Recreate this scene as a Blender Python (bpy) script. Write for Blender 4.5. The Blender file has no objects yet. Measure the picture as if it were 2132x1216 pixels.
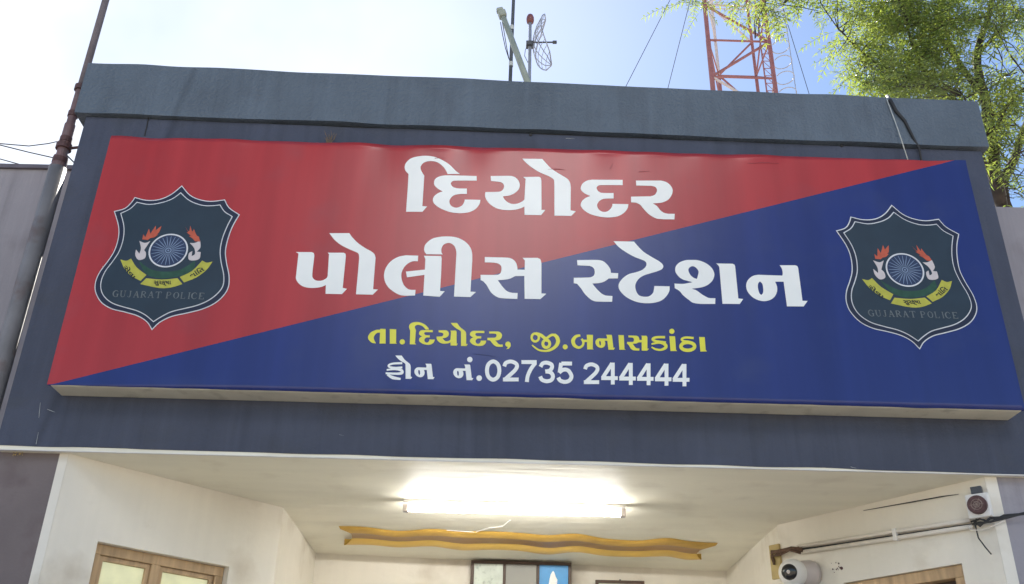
import bpy, bmesh, math, random
from mathutils import Vector, Matrix, noise
random.seed(7)
C = bpy.context.scene.collection
sc = bpy.context.scene
R = math.radians

# ------------------------------------------------------------------ camera
F, PITCH, YAW, ROLL = 2000.0, 0.47687, -0.0149, 0.02084
CAM = Vector((-0.21449, -4.49302, 1.6))
FW = Vector((-math.sin(YAW)*math.cos(PITCH), math.cos(YAW)*math.cos(PITCH), math.sin(PITCH)))
RT0 = Vector((math.cos(YAW), math.sin(YAW), 0)); UP0 = RT0.cross(FW)
RT = RT0*math.cos(ROLL) + UP0*math.sin(ROLL)
UP = -RT0*math.sin(ROLL) + UP0*math.cos(ROLL)
cam = bpy.data.objects.new('camera', bpy.data.cameras.new('camera')); C.objects.link(cam)
cam.data.sensor_width = 36; cam.data.sensor_fit = 'HORIZONTAL'; cam.data.lens = F/2132*36
cam.data.clip_start = 0.05; cam.data.clip_end = 2000
m = Matrix.Identity(4)
for i in range(3):
    m[i][0], m[i][1], m[i][2], m[i][3] = RT[i], UP[i], -FW[i], CAM[i]
cam.matrix_world = m
sc.camera = cam

# ------------------------------------------------------------------ sky, sun, exposure
SHEEN_CLOUD = 56.0
SUN_EL, SUN_AZ = R(44.3), R(-2.0)            # azimuth from +Y towards +X
w = bpy.data.worlds.new("World"); sc.world = w; w.use_nodes = True
nt = w.node_tree
sky = nt.nodes.new('ShaderNodeTexSky'); sky.sky_type = 'NISHITA'; sky.sun_disc = False
sky.sun_elevation = SUN_EL; sky.sun_rotation = SUN_AZ
sky.air_density = 1.0; sky.dust_density = 0.2; sky.ozone_density = 3.0
bg = nt.nodes['Background']; bg.inputs['Strength'].default_value = 0.076
# thin white cloud veil in the left part of the sky
wtc = nt.nodes.new('ShaderNodeTexCoord'); wn = nt.nodes.new('ShaderNodeTexNoise'); wn.inputs['Scale'].default_value = 2.2; wn.inputs['Detail'].default_value = 5
nt.links.new(wtc.outputs['Generated'], wn.inputs[0])
wd = nt.nodes.new('ShaderNodeVectorMath'); wd.operation = 'DOT_PRODUCT'; nt.links.new(wtc.outputs['Generated'], wd.inputs[0]); wd.inputs[1].default_value = (-.60, .62, .50)
wa_ = nt.nodes.new('ShaderNodeMath'); wa_.operation = 'MULTIPLY_ADD'; nt.links.new(wn.outputs[0], wa_.inputs[0]); wa_.inputs[1].default_value = .35; nt.links.new(wd.outputs['Value'], wa_.inputs[2])
wm = nt.nodes.new('ShaderNodeMapRange'); wm.interpolation_type = 'SMOOTHSTEP'; nt.links.new(wa_.outputs[0], wm.inputs[0]); wm.inputs[1].default_value = .98; wm.inputs[2].default_value = 1.26
wx = nt.nodes.new('ShaderNodeMix'); wx.data_type = 'RGBA'; nt.links.new(wm.outputs[0], wx.inputs[0]); nt.links.new(sky.outputs[0], wx.inputs[6]); wx.inputs[7].default_value = (7.6, 7.7, 7.9, 1)
# made-up bright cloud behind the viewer, added to give vinyl and paint a sheen
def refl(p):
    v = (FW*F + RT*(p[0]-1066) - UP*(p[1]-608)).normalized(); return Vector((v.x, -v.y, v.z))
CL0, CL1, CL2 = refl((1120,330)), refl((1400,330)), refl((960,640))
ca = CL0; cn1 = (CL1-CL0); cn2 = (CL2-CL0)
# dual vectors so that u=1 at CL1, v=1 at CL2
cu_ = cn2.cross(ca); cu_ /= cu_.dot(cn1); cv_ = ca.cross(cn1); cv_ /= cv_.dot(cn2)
def wmath(op, a, b=None, c=None):
    n = nt.nodes.new('ShaderNodeMath'); n.operation = op
    for i, q in enumerate((a, b, c)):
        if q is None: continue
        if isinstance(q, (int, float)): n.inputs[i].default_value = q
        else: nt.links.new(q, n.inputs[i])
    return n.outputs[0]
def wdot(v):
    n = nt.nodes.new('ShaderNodeVectorMath'); n.operation = 'DOT_PRODUCT'; nt.links.new(wtc.outputs['Generated'], n.inputs[0]); n.inputs[1].default_value = v
    return n.outputs['Value']
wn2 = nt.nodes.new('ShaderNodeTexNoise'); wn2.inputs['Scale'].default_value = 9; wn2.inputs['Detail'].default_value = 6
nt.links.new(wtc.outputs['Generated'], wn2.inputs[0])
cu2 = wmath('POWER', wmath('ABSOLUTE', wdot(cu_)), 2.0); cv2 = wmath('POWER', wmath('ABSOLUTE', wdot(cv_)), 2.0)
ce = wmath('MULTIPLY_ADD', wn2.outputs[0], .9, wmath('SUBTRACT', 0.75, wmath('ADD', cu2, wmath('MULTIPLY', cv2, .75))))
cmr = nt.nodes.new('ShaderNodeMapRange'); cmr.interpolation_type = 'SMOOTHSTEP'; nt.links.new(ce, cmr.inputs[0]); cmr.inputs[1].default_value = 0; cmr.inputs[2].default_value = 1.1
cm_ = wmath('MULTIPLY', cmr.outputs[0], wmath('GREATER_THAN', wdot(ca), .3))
wx2 = nt.nodes.new('ShaderNodeMix'); wx2.data_type = 'RGBA'; nt.links.new(cm_, wx2.inputs[0]); nt.links.new(wx.outputs[2], wx2.inputs[6]); wx2.inputs[7].default_value = (SHEEN_CLOUD, SHEEN_CLOUD*1.02, SHEEN_CLOUD*1.02, 1)
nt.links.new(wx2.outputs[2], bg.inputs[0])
sun = bpy.data.objects.new('sun', bpy.data.lights.new('sun', 'SUN')); C.objects.link(sun)
sun.data.energy = 5.0; sun.data.angle = R(0.5); sun.data.color = (1, .95, .86)
SUN_DIR = Vector((math.sin(SUN_AZ)*math.cos(SUN_EL), math.cos(SUN_AZ)*math.cos(SUN_EL), math.sin(SUN_EL)))
sun.rotation_euler = SUN_DIR.to_track_quat('Z', 'Y').to_euler()
sc.view_settings.view_transform = 'Standard'; sc.view_settings.look = 'None'
sc.view_settings.gamma = 1; sc.view_settings.exposure = 1.3
TUBE_POWER = 42.0

# ------------------------------------------------------------------ helpers
def ray(p):
    return FW*F + RT*(p[0]-1066) - UP*(p[1]-608)
def at(p, Y=None, Z=None, X=None):
    """point of the real plane Y=.., Z=.. or X=.. that the photograph shows at pixel p (2132 wide)"""
    d = ray(p)
    if Y is not None: t = (Y-CAM.y)/d.y
    elif Z is not None: t = (Z-CAM.z)/d.z
    else: t = (X-CAM.x)/d.x
    return CAM + d*t
def at_wall(p, a, b):
    """point on the vertical wall through plan points a and b"""
    n = Vector((-(b[1]-a[1]), b[0]-a[0], 0)); d = ray(p)
    return CAM + d*((Vector((a[0], a[1], 0))-CAM).dot(n)/d.dot(n))

def tag(o, label=None, cat=None, group=None, kind=None):
    if label: o['label'] = label
    if cat: o['category'] = cat
    if group: o['group'] = group
    if kind: o['kind'] = kind
    return o
def thing(name, loc, label, cat, group=None):
    o = bpy.data.objects.new(name, None); C.objects.link(o); o.location = loc
    o.empty_display_size = .1
    return tag(o, label, cat, group)
def wloc(o):
    v = Vector((0, 0, 0))
    while o is not None:
        v += o.location; o = o.parent
    return v

class MB:
    def __init__(self): self.v = []; self.f = []; self.mi = []
    def vert(self, p): self.v.append(Vector(p)); return len(self.v)-1
    def face(self, ids, mi=0): self.f.append(list(ids)); self.mi.append(mi)
    def box(self, a, b, mi=0):
        x0, y0, z0 = a; x1, y1, z1 = b
        i = [self.vert(p) for p in ((x0,y0,z0),(x1,y0,z0),(x1,y1,z0),(x0,y1,z0),(x0,y0,z1),(x1,y0,z1),(x1,y1,z1),(x0,y1,z1))]
        for q in ((0,3,2,1),(4,5,6,7),(0,1,5,4),(1,2,6,5),(2,3,7,6),(3,0,4,7)): self.face([i[k] for k in q], mi)
        return self
    def obox(self, o, u, v, n, mi=0):
        """box from corner o along three edge vectors"""
        o, u, v, n = Vector(o), Vector(u), Vector(v), Vector(n)
        i = [self.vert(p) for p in (o,o+u,o+u+v,o+v,o+n,o+u+n,o+u+v+n,o+v+n)]
        for q in ((0,3,2,1),(4,5,6,7),(0,1,5,4),(1,2,6,5),(2,3,7,6),(3,0,4,7)): self.face([i[k] for k in q], mi)
        return self
    def prism(self, poly, z0, z1, mi=0):
        """vertical prism over a plan polygon"""
        n = len(poly)
        lo = [self.vert((p[0], p[1], z0)) for p in poly]; hi = [self.vert((p[0], p[1], z1)) for p in poly]
        self.face(lo[::-1], mi); self.face(hi, mi)
        for k in range(n): self.face([lo[k], lo[(k+1)%n], hi[(k+1)%n], hi[k]], mi)
        return self
    def tube(self, pts, r, n=8, mi=0, cap=True):
        pts = [Vector(p) for p in pts]
        rs = r if isinstance(r, (list, tuple)) else [r]*len(pts)
        rings = []
        t0 = None
        for k, p in enumerate(pts):
            t = (pts[min(k+1, len(pts)-1)]-pts[max(k-1, 0)])
            if t.length < 1e-9: t = Vector((0,0,1))
            t.normalize()
            if t0 is None:
                a = t.orthogonal().normalized()
            else:
                a = (a - t*a.dot(t)).normalized()
            t0 = t; b = t.cross(a)
            rings.append([self.vert(p+(a*math.cos(2*math.pi*j/n)+b*math.sin(2*math.pi*j/n))*rs[k]) for j in range(n)])
        for k in range(len(rings)-1):
            for j in range(n):
                self.face([rings[k][j], rings[k][(j+1)%n], rings[k+1][(j+1)%n], rings[k+1][j]], mi)
        if cap:
            self.face(rings[0][::-1], mi); self.face(rings[-1], mi)
        return self
    def lathe(self, o, axis, prof, n=20, mi=0):
        """prof: (distance along axis, radius)"""
        axis = Vector(axis).normalized(); o = Vector(o)
        return self.tube([o+axis*d for d, r in prof], [max(r, 1e-4) for d, r in prof], n, mi)
    def sphere(self, c, r, n=12, sz=1.0):
        pr = []
        k = max(5, n//2)
        return self.lathe(Vector(c)-Vector((0,0,r*sz)), (0,0,1), [(r*sz*(1-math.cos(math.pi*i/k)), r*math.sin(math.pi*i/k)) for i in range(k+1)], n)
    def build(self, name, mat, parent=None, smooth=False, bevel=0, label=None):
        me = bpy.data.meshes.new(name)
        base = wloc(parent) if parent else None
        o = bpy.data.objects.new(name, me)
        if base is None:
            lo = Vector([min(v[i] for v in self.v) for i in range(3)]); hi = Vector([max(v[i] for v in self.v) for i in range(3)])
            base = Vector(((lo.x+hi.x)/2, (lo.y+hi.y)/2, lo.z)); o.location = base
        me.from_pydata([tuple(v-base) for v in self.v], [], self.f)
        mats = mat if isinstance(mat, (list, tuple)) else [mat]
        for q in mats: me.materials.append(q)
        for p, k in zip(me.polygons, self.mi):
            p.material_index = k; p.use_smooth = smooth
        C.objects.link(o)
        if parent: o.parent = parent
        if bevel:
            b = o.modifiers.new('bevel', 'BEVEL'); b.width = bevel; b.segments = 2; b.limit_method = 'ANGLE'
        if label: o['label'] = label
        return o

# ------------------------------------------------------------------ materials
def mat(name, col, rough=.7, var=.12, vscale=3.0, bump=0.0, bscale=60.0, spec=.4, metal=0.0, detail=6, stretch=None, dirt=None, bump2=None, streak=0, stain=None):
    m = bpy.data.materials.new(name); m.use_nodes = True
    n = m.node_tree.nodes; l = m.node_tree.links; p = n['Principled BSDF']
    p.inputs['Roughness'].default_value = rough; p.inputs['Metallic'].default_value = metal
    p.inputs['Specular IOR Level'].default_value = spec
    tc = n.new('ShaderNodeTexCoord')
    src = tc.outputs['Object']
    if stretch:
        mp = n.new('ShaderNodeMapping'); mp.inputs['Scale'].default_value = stretch; l.new(src, mp.inputs[0]); vs = mp.outputs[0]
    else: vs = src
    t = n.new('ShaderNodeTexNoise'); t.inputs['Scale'].default_value = vscale; t.inputs['Detail'].default_value = detail; l.new(vs, t.inputs[0])
    r = n.new('ShaderNodeValToRGB'); l.new(t.outputs[0], r.inputs[0])
    r.color_ramp.elements[0].position = .3; r.color_ramp.elements[1].position = .72
    r.color_ramp.elements[0].color = [c*(1-var) for c in col]+[1]; r.color_ramp.elements[1].color = [min(1, c*(1+var)) for c in col]+[1]
    out = r.outputs[0]
    if dirt:
        dcol, damt, dscale = dirt
        t2 = n.new('ShaderNodeTexNoise'); t2.inputs['Scale'].default_value = dscale; t2.inputs['Detail'].default_value = 9; l.new(src, t2.inputs[0])
        r2 = n.new('ShaderNodeValToRGB'); r2.color_ramp.elements[0].position = .55; r2.color_ramp.elements[1].position = .75
        r2.color_ramp.elements[0].color = (0,0,0,1); r2.color_ramp.elements[1].color = (damt,)*3+(1,)
        l.new(t2.outputs[0], r2.inputs[0])
        mx = n.new('ShaderNodeMix'); mx.data_type = 'RGBA'; l.new(r2.outputs[0], mx.inputs[0]); l.new(out, mx.inputs[6]); mx.inputs[7].default_value = list(dcol)+[1]
        out = mx.outputs[2]
    def darken(o, fac, amt):
        mx = n.new('ShaderNodeMix'); mx.data_type = 'RGBA'; l.new(fac, mx.inputs[0]); l.new(o, mx.inputs[6]); mx.inputs[7].default_value = [c*amt for c in col]+[1]
        return mx.outputs[2]
    if streak:      # rain streaks and dust runs
        mp2 = n.new('ShaderNodeMapping'); mp2.inputs['Scale'].default_value = (9, 9, .5); l.new(src, mp2.inputs[0])
        t3 = n.new('ShaderNodeTexNoise'); t3.inputs['Scale'].default_value = 2.2; t3.inputs['Detail'].default_value = 7; l.new(mp2.outputs[0], t3.inputs[0])
        r3 = n.new('ShaderNodeValToRGB'); r3.color_ramp.elements[0].position = .52; r3.color_ramp.elements[1].position = .8
        r3.color_ramp.elements[0].color = (0,0,0,1); r3.color_ramp.elements[1].color = (streak,)*3+(1,); l.new(t3.outputs[0], r3.inputs[0])
        out = darken(out, r3.outputs[0], .55)
        r4 = n.new('ShaderNodeValToRGB'); r4.color_ramp.elements[0].position = .22; r4.color_ramp.elements[1].position = .45
        r4.color_ramp.elements[1].color = (0,0,0,1); r4.color_ramp.elements[0].color = (streak,)*3+(1,); l.new(t3.outputs[0], r4.inputs[0])
        out = darken(out, r4.outputs[0], 1.35)
    if stain:       # one old water run: x0, z0, dx/dz, half width, amount
        x0, z0, sl, hw, am = stain
        sp = n.new('ShaderNodeSeparateXYZ'); l.new(src, sp.inputs[0])
        def mth(op, a, b, c=None):
            q = n.new('ShaderNodeMath'); q.operation = op
            for i_, k_ in enumerate((a, b, c)):
                if k_ is None: continue
                if isinstance(k_, (int, float)): q.inputs[i_].default_value = k_
                else: l.new(k_, q.inputs[i_])
            return q.outputs[0]
        dx = mth('ABSOLUTE', mth('SUBTRACT', mth('SUBTRACT', sp.outputs[0], x0), mth('MULTIPLY', mth('SUBTRACT', sp.outputs[2], z0), sl)), 0)
        dx = mth('ADD', dx, mth('MULTIPLY', mth('SUBTRACT', t.outputs[0], .5), .06))
        mr = n.new('ShaderNodeMapRange'); mr.interpolation_type = 'SMOOTHSTEP'; l.new(dx, mr.inputs[0]); mr.inputs[1].default_value = hw; mr.inputs[2].default_value = .0; mr.inputs[3].default_value = 0; mr.inputs[4].default_value = am
        out = darken(out, mr.outputs[0], .55)
    l.new(out, p.inputs['Base Color'])
    if bump:
        tb = n.new('ShaderNodeTexNoise'); tb.inputs['Scale'].default_value = bscale; tb.inputs['Detail'].default_value = 4; l.new(vs if bump2 else src, tb.inputs[0])
        b = n.new('ShaderNodeBump'); b.inputs['Strength'].default_value = bump; b.inputs['Distance'].default_value = .01; l.new(tb.outputs[0], b.inputs['Height'])
        l.new(b.outputs[0], p.inputs['Normal'])
    return m
_sa = at((398,160), Y=.12); _sb = at((350,285), Y=.15); STAIN = (_sa.x, _sa.z, (_sa.x-_sb.x)/(_sa.z-_sb.z), .045, .6)
M = {}
M['blue_paint'] = mat('blue_grey_wall_paint', (.064,.074,.110), .58, .14, 2.2, .6, 50, .28, dirt=((.06,.065,.080), .55, 5), streak=.45, stain=STAIN)
M['rough_paint'] = mat('blue_grey_rough_plaster', (.092,.120,.155), .46, .14, 2.5, .8, 60, .55, dirt=((.06,.07,.09), .45, 4), streak=.4, stain=STAIN)
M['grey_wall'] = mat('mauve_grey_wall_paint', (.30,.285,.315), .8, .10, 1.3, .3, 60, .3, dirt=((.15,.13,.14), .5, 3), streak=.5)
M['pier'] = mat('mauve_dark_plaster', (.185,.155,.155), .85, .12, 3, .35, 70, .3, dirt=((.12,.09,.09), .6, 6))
M['cream'] = mat('cream_wall_paint', (.79,.745,.655), .55, .06, 1.6, .35, 14, .3, dirt=((.50,.43,.33), .6, 3.5), streak=.07)
M['ceiling'] = mat('cream_ceiling_paint', (.85,.81,.68), .55, .06, 2.2, .35, 7, .3, stretch=(.35,2.2,1), bump2=True, dirt=((.55,.48,.37), .3, 5))
M['white_lip'] = mat('white_plaster_edge', (.75,.73,.70), .7, .08, 8)
M['sign_box'] = mat('cream_sheet_metal', (.64,.61,.50), .55, .10, 4, .1, 20, dirt=((.28,.25,.19), .6, 9))
M['red'] = mat('red_vinyl', (.40,.034,.033), .26, .12, 1.2, .025, 3, .5, dirt=((.30,.055,.06), .5, 3), stretch=(6,1,.35), bump2=True)
M['navy'] = mat('navy_vinyl', (.017,.031,.165), .26, .12, 1.2, .025, 3, .5, dirt=((.035,.05,.16), .5, 3), stretch=(6,1,.35), bump2=True)
M['crease_shade_red'] = mat('red_crease_shade', (.27,.022,.028), .4, .1, 5)
M['crease_shade_navy'] = mat('navy_crease_shade', (.015,.025,.12), .4, .1, 5)
M['white_vinyl'] = mat('white_vinyl', (.86,.88,.86), .28, .05, 3)
M['yellow_vinyl'] = mat('yellow_vinyl', (.76,.72,.06), .28, .06, 6)
M['emblem_line'] = mat('pale_emblem_line', (.66,.68,.72), .45, .05, 9)
M['emblem_band'] = mat('dark_navy_emblem_band', (.012,.018,.045), .45, .1, 9)
M['emblem_field'] = mat('dark_teal_emblem_field', (.018,.035,.055), .45, .12, 6)
M['wheel'] = mat('wheel_blue', (.022,.04,.10), .45, .1, 9)
M['spoke'] = mat('bluish_spokes', (.20,.27,.40), .45, .1, 9)
M['orange'] = mat('orange_flame', (.50,.10,.05), .45, .15, 30)
M['pinkwhite'] = mat('hand_white', (.60,.55,.56), .45, .08, 20)
M['green'] = mat('dark_green_band', (.02,.075,.045), .45, .2, 30)
M['ribbon_yellow'] = mat('ribbon_yellow', (.46,.45,.06), .45, .1, 30)
M['ink'] = mat('dark_ink', (.02,.025,.02), .5, .1, 30)
M['faint'] = mat('faint_grey_lettering', (.13,.15,.16), .5, .2, 30)
M['gold'] = mat('golden_paint', (.50,.30,.055), .4, .15, 5, .12, 20, stretch=(1,5,5), bump2=True, dirt=((.30,.17,.04), .5, 8))
M['gold_edge'] = mat('bright_golden_paint', (.68,.43,.075), .3, .08, 5)
M['brown'] = mat('ochre_brown_paint', (.36,.18,.05), .4, .2, 4, .12, 20, stretch=(1,5,5), bump2=True, dirt=((.22,.11,.03), .5, 8))
M['wood'] = mat('window_wood', (.50,.34,.19), .55, .25, 4, .2, 30, stretch=(8,8,1))
M['dark_wood'] = mat('dark_picture_wood', (.075,.045,.03), .45, .25, 12)
M['old_wood'] = mat('pale_board_wood', (.50,.38,.16), .6, .2, 8)
M['paper'] = mat('picture_paper', (.62,.68,.60), .4, .12, 14, dirt=((.20,.27,.22), .9, 26))
M['grey_board'] = mat('grey_backing_board', (.36,.36,.33), .6, .06, 4)
M['poster_blue'] = mat('poster_blue', (.07,.32,.66), .35, .10, 12)
M['pole_grey'] = mat('grey_pipe_paint', (.23,.215,.21), .5, .18, 7, .15, 60, dirt=((.16,.09,.07), .6, 9))
M['pole_red'] = mat('faded_red_pipe', (.17,.105,.11), .55, .25, 9, .15, 60, dirt=((.18,.15,.15), .7, 12))
M['pole_purple'] = mat('grey_purple_pipe', (.15,.135,.165), .5, .18, 9)
M['clamp'] = mat('rusty_clamp', (.10,.05,.05), .6, .3, 30)
M['cable'] = mat('black_cable', (.03,.03,.032), .6, .1, 10)
M['guy'] = mat('dull_guy_wire', (.06,.06,.07), .95, .1, 10, spec=.02)
M['pale_wire'] = mat('pale_wire', (.50,.52,.50), .5, .1, 10)
M['steel'] = mat('galvanised_steel', (.40,.41,.45), .45, .15, 12, metal=.3)
M['dark_steel'] = mat('dark_steel', (.075,.08,.09), .5, .2, 12)
M['tower_red'] = mat('tower_red_paint', (.29,.12,.12), .5, .15, 6)
M['tower_white'] = mat('tower_white_paint', (.55,.50,.50), .5, .12, 6)
M['beacon'] = mat('red_beacon_lens', (.22,.08,.075), .25, .1, 12)
M['lamp_grey'] = mat('grey_green_lamp_metal', (.32,.35,.29), .5, .1, 12)
M['white_plastic'] = mat('white_plastic', (.78,.76,.73), .35, .04, 12)
M['grey_pink_plastic'] = mat('grey_pink_plastic', (.55,.49,.47), .4, .05, 12)
M['black_glass'] = mat('black_glass', (.012,.012,.014), .08, .1, 5, spec=.6)
M['pvc'] = mat('cream_pvc', (.74,.68,.60), .4, .05, 10)
M['rust'] = mat('rust_and_dust', (.12,.07,.045), .8, .4, 40)
M['rust_pale'] = mat('dusty_brown_plastic', (.26,.20,.17), .7, .3, 40)
M['paving'] = mat('dusty_paving', (.42,.36,.29), .9, .15, .6, .2, 12)
M['roof'] = mat('roof_concrete', (.30,.28,.26), .9, .15, 1.5, .2, 20)
M['tile'] = mat('cream_floor_tile', (.62,.57,.48), .35, .08, 3)
M['bark'] = mat('neem_bark', (.045,.036,.030), .9, .35, 9, .6, 26)
M['dry'] = mat('dry_twig', (.22,.15,.08), .9, .3, 30)

def leaf_mat(name, d, t):
    m = bpy.data.materials.new(name); m.use_nodes = True
    n = m.node_tree.nodes; l = m.node_tree.links; n.remove(n['Principled BSDF'])
    df = n.new('ShaderNodeBsdfDiffuse'); tr = n.new('ShaderNodeBsdfTranslucent'); gl = n.new('ShaderNodeBsdfGlossy')
    gl.inputs['Roughness'].default_value = .35; gl.inputs['Color'].default_value = (.9,.9,.9,1)
    g = n.new('ShaderNodeNewGeometry')
    tc = n.new('ShaderNodeTexCoord'); nz = n.new('ShaderNodeTexNoise'); nz.inputs['Scale'].default_value = 2.3; nz.inputs['Detail'].default_value = 3; l.new(tc.outputs['Object'], nz.inputs[0])
    ad = n.new('ShaderNodeMath'); ad.operation = 'ADD'; l.new(g.outputs['Random Per Island'], ad.inputs[0]); l.new(nz.outputs[0], ad.inputs[1])
    for sh, c in ((df, d), (tr, t)):
        r = n.new('ShaderNodeValToRGB'); r.color_ramp.elements[0].position = .35; r.color_ramp.elements[1].position = 1.35/1.5
        r.color_ramp.elements[0].color = [c[0]*.55, c[1]*.72, c[2]*.8, 1]; r.color_ramp.elements[1].color = [c[0]*1.35, c[1]*1.2, c[2], 1]
        l.new(ad.outputs[0], r.inputs[0]); l.new(r.outputs[0], sh.inputs['Color'])
    a = n.new('ShaderNodeMixShader'); a.inputs[0].default_value = .55; l.new(df.outputs[0], a.inputs[1]); l.new(tr.outputs[0], a.inputs[2])
    b = n.new('ShaderNodeMixShader'); b.inputs[0].default_value = .06; l.new(a.outputs[0], b.inputs[1]); l.new(gl.outputs[0], b.inputs[2])
    l.new(b.outputs[0], n['Material Output'].inputs[0])
    return m
M['leaf'] = leaf_mat('neem_leaf', (.052,.086,.020), (.27,.37,.065))
M['glow'] = bpy.data.materials.new('lit_tube'); M['glow'].use_nodes = True
_p = M['glow'].node_tree.nodes['Principled BSDF']
_p.inputs['Base Color'].default_value = (.9,.9,.9,1); _p.inputs['Emission Color'].default_value = (1,.98,.94,1); _p.inputs['Emission Strength'].default_value = TUBE_POWER
M['pane'] = mat('frosted_glow_pane', (.68,.65,.40), .25, .14, 7, .1, 30, .5)
_p = M['pane'].node_tree.nodes['Principled BSDF']
_p.inputs['Emission Color'].default_value = (.85,.88,.55,1); _p.inputs['Emission Strength'].default_value = .12   # faint glow put into the pane itself

# ------------------------------------------------------------------ ground
g = MB(); s = 400
ids = [g.vert(p) for p in ((-s,-s,0),(s,-s,0),(s,s,0),(-s,s,0))]; g.face(ids)
tag(g.build('ground', M['paving']), kind='structure')

# ------------------------------------------------------------------ the police station
YB = .15                      # front of the fascia
XL, XR = -2.69, 2.64          # its two ends
ZS = 3.045                    # soffit
ZT = 5.46                     # top of the coping at the left end
bld = thing('police_station', (0, 1.2, 0), 'police station with blue grey entrance portico and mauve grey wings', 'building')

def wavy_box(x0, x1, y0, y1, z0, z1, ztop1=None, n=60, amp=.004, seed=0, z01=None):
    """long beam whose edges are slightly uneven, as hand plastered"""
    b = MB(); rings = []
    for i in range(n+1):
        t = i/n; x = x0+(x1-x0)*t
        zt = z1+((ztop1-z1)*t if ztop1 is not None else 0); zb = z0+((z01-z0)*t if z01 is not None else 0)
        j = [noise.noise(Vector((x*3.1, seed*7.7+k*3.3, 0)))*amp for k in range(4)]
        rings.append([b.vert(p) for p in ((x,y0+j[3]*.3,zb+j[0]),(x,y1,zb+j[0]*.5),(x,y1,zt+j[1]),(x,y0+j[2]*.3,zt+j[1]))])
    for i in range(n):
        for k in range(4): b.face([rings[i][k], rings[i][(k+1)%4], rings[i+1][(k+1)%4], rings[i+1][k]][::-1])
    b.face(rings[0]); b.face(rings[-1][::-1])
    return b
# coping ends from the photograph
cTL = at((184,130), Y=YB-.03); cBL = at((166,233), Y=YB-.03); cTR = at((2035.5,211), Y=YB-.03); cBR = at((2056,306), Y=YB-.03)
fascia_top_l = cBL.z-.012; fascia_top_r = cBR.z-.012
wavy_box(XL, XR, YB, YB+.2, 3.068, fascia_top_l, fascia_top_r, 80, .006, 1, 3.05).build('portico_fascia', M['blue_paint'], bld)
wavy_box(cTL.x, cTR.x, YB-.03, YB+.24, cBL.z, cTL.z, cTR.z, 110, .009, 2, cBR.z).build('coping', M['rough_paint'], bld)
b = MB(); b.box((cTL.x+.06, YB+.012, cBL.z-.02), (cTR.x-.06, YB+.18, cBR.z+.02)); b.build('coping_shadow_gap', M['cable'], bld)  # black strip paints the shadow line in the gap under the coping
b = MB(); b.box((XL, YB+.2, 3.05), (XL+.15, 1.2, 4.9)); b.build('portico_side', M['blue_paint'], bld)
b = MB(); b.box((XR-.15, YB+.2, 3.05), (XR, 1.2, 4.9)); b.build('portico_side', M['blue_paint'], bld)
# porch plan
zs = ZS
Lc = at((591,1057), Z=zs); Lb = at((657,1152), Z=zs); Rc = at((1618,1093), Z=zs); Rb = at((1512,1190), Z=zs)
La = Vector((at((125,945), Y=.2).x+.045,.2,zs)); Ra = Vector((at((2086,1050), Y=.2).x-.06,.2,zs))
lx = (Lc.x+Lb.x)/2; rx = (Rc.x+Rb.x)/2
Lc.x = Lb.x = lx; Rc.x = Rb.x = rx
# soffit and ceiling: one slab with its own front edge
b = MB(); b.box((XL+.01, YB+.004, zs), (XR-.01, 2.75, 3.066)); b.build('porch_ceiling', M['ceiling'], bld)
b = MB(); b.box((XL+.005, YB-.002, zs-.003), (XR-.005, YB+.016, 3.0465)); b.build('soffit_edge', M['white_lip'], bld)
b = MB(); b.box((XL+.15, YB+.2, 3.07), (XR-.15, 2.75, 3.2)); b.build('portico_roof', M['roof'], bld)
def wall(name, a, c, th, mt, z0=0, z1=None, hole=None, side=1):
    """vertical wall along a->c; hole=(s0,s1,h0,h1) in metres along the wall; thickness away from the porch"""
    a = Vector((a.x, a.y, 0)); c = Vector((c.x, c.y, 0)); u = (c-a); L = u.length; u.normalize(); n = Vector((-u.y, u.x, 0))*side
    z1 = zs if z1 is None else z1; b = MB()
    def pc(s0, s1, h0, h1): b.obox(a+u*s0+Vector((0,0,h0)), u*(s1-s0), Vector((0,0,h1-h0)), n*th)
    if hole is None: pc(0, L, z0, z1)
    else:
        s0, s1, h0, h1 = hole
        # one mesh with a real opening
        xs = [0, s0, s1, L]; hs = [z0, h0, h1, z1]
        for i in range(3):
            for j in range(3):
                if i == 1 and j == 1: continue
                if hs[j+1]-hs[j] < 1e-4: continue
                pc(xs[i], xs[i+1], hs[j], hs[j+1])
    return b.build(name, mt, bld), a, u, n
def along(p, a, c):
    q = at_wall(p, a, c); return (Vector((q.x,q.y,0))-Vector((a.x,a.y,0))).length, q.z
# window in the left splayed wall
s0, h1 = along((203,1131), La, Lc); s1, h1b = along((478,1176), La, Lc)
wz1 = (h1+h1b)/2; wz0 = wz1-1.25
wl, wa, wu, wn = wall('porch_wall', La, Lc, .14, M['cream'], hole=(s0, s1, wz0, wz1))
def frame_rect(b, o, u, v, n, W, H, t, d):
    """picture-frame of four bars butted end to end"""
    b.obox(o, u*W, v*t, n*d); b.obox(o+v*(H-t), u*W, v*t, n*d)
    b.obox(o+v*t, u*t, v*(H-2*t), n*d); b.obox(o+v*t+u*(W-t), u*t, v*(H-2*t), n*d)
V = Vector((0,0,1))
wo = wa+wu*(s0+.001)+V*(wz0+.001)+wn*.045; WW = s1-s0-.002; WH = wz1-wz0-.002
win = MB(); frame_rect(win, wo, wu, V, wn, WW, WH, .05, .07)
mid = WW*.47
win.obox(wo+wu*(mid-.025)+V*.05, wu*.05, V*(WH-.1), wn*.065)
win_o = win.build('window', M['wood'], bld, bevel=.003)
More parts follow.
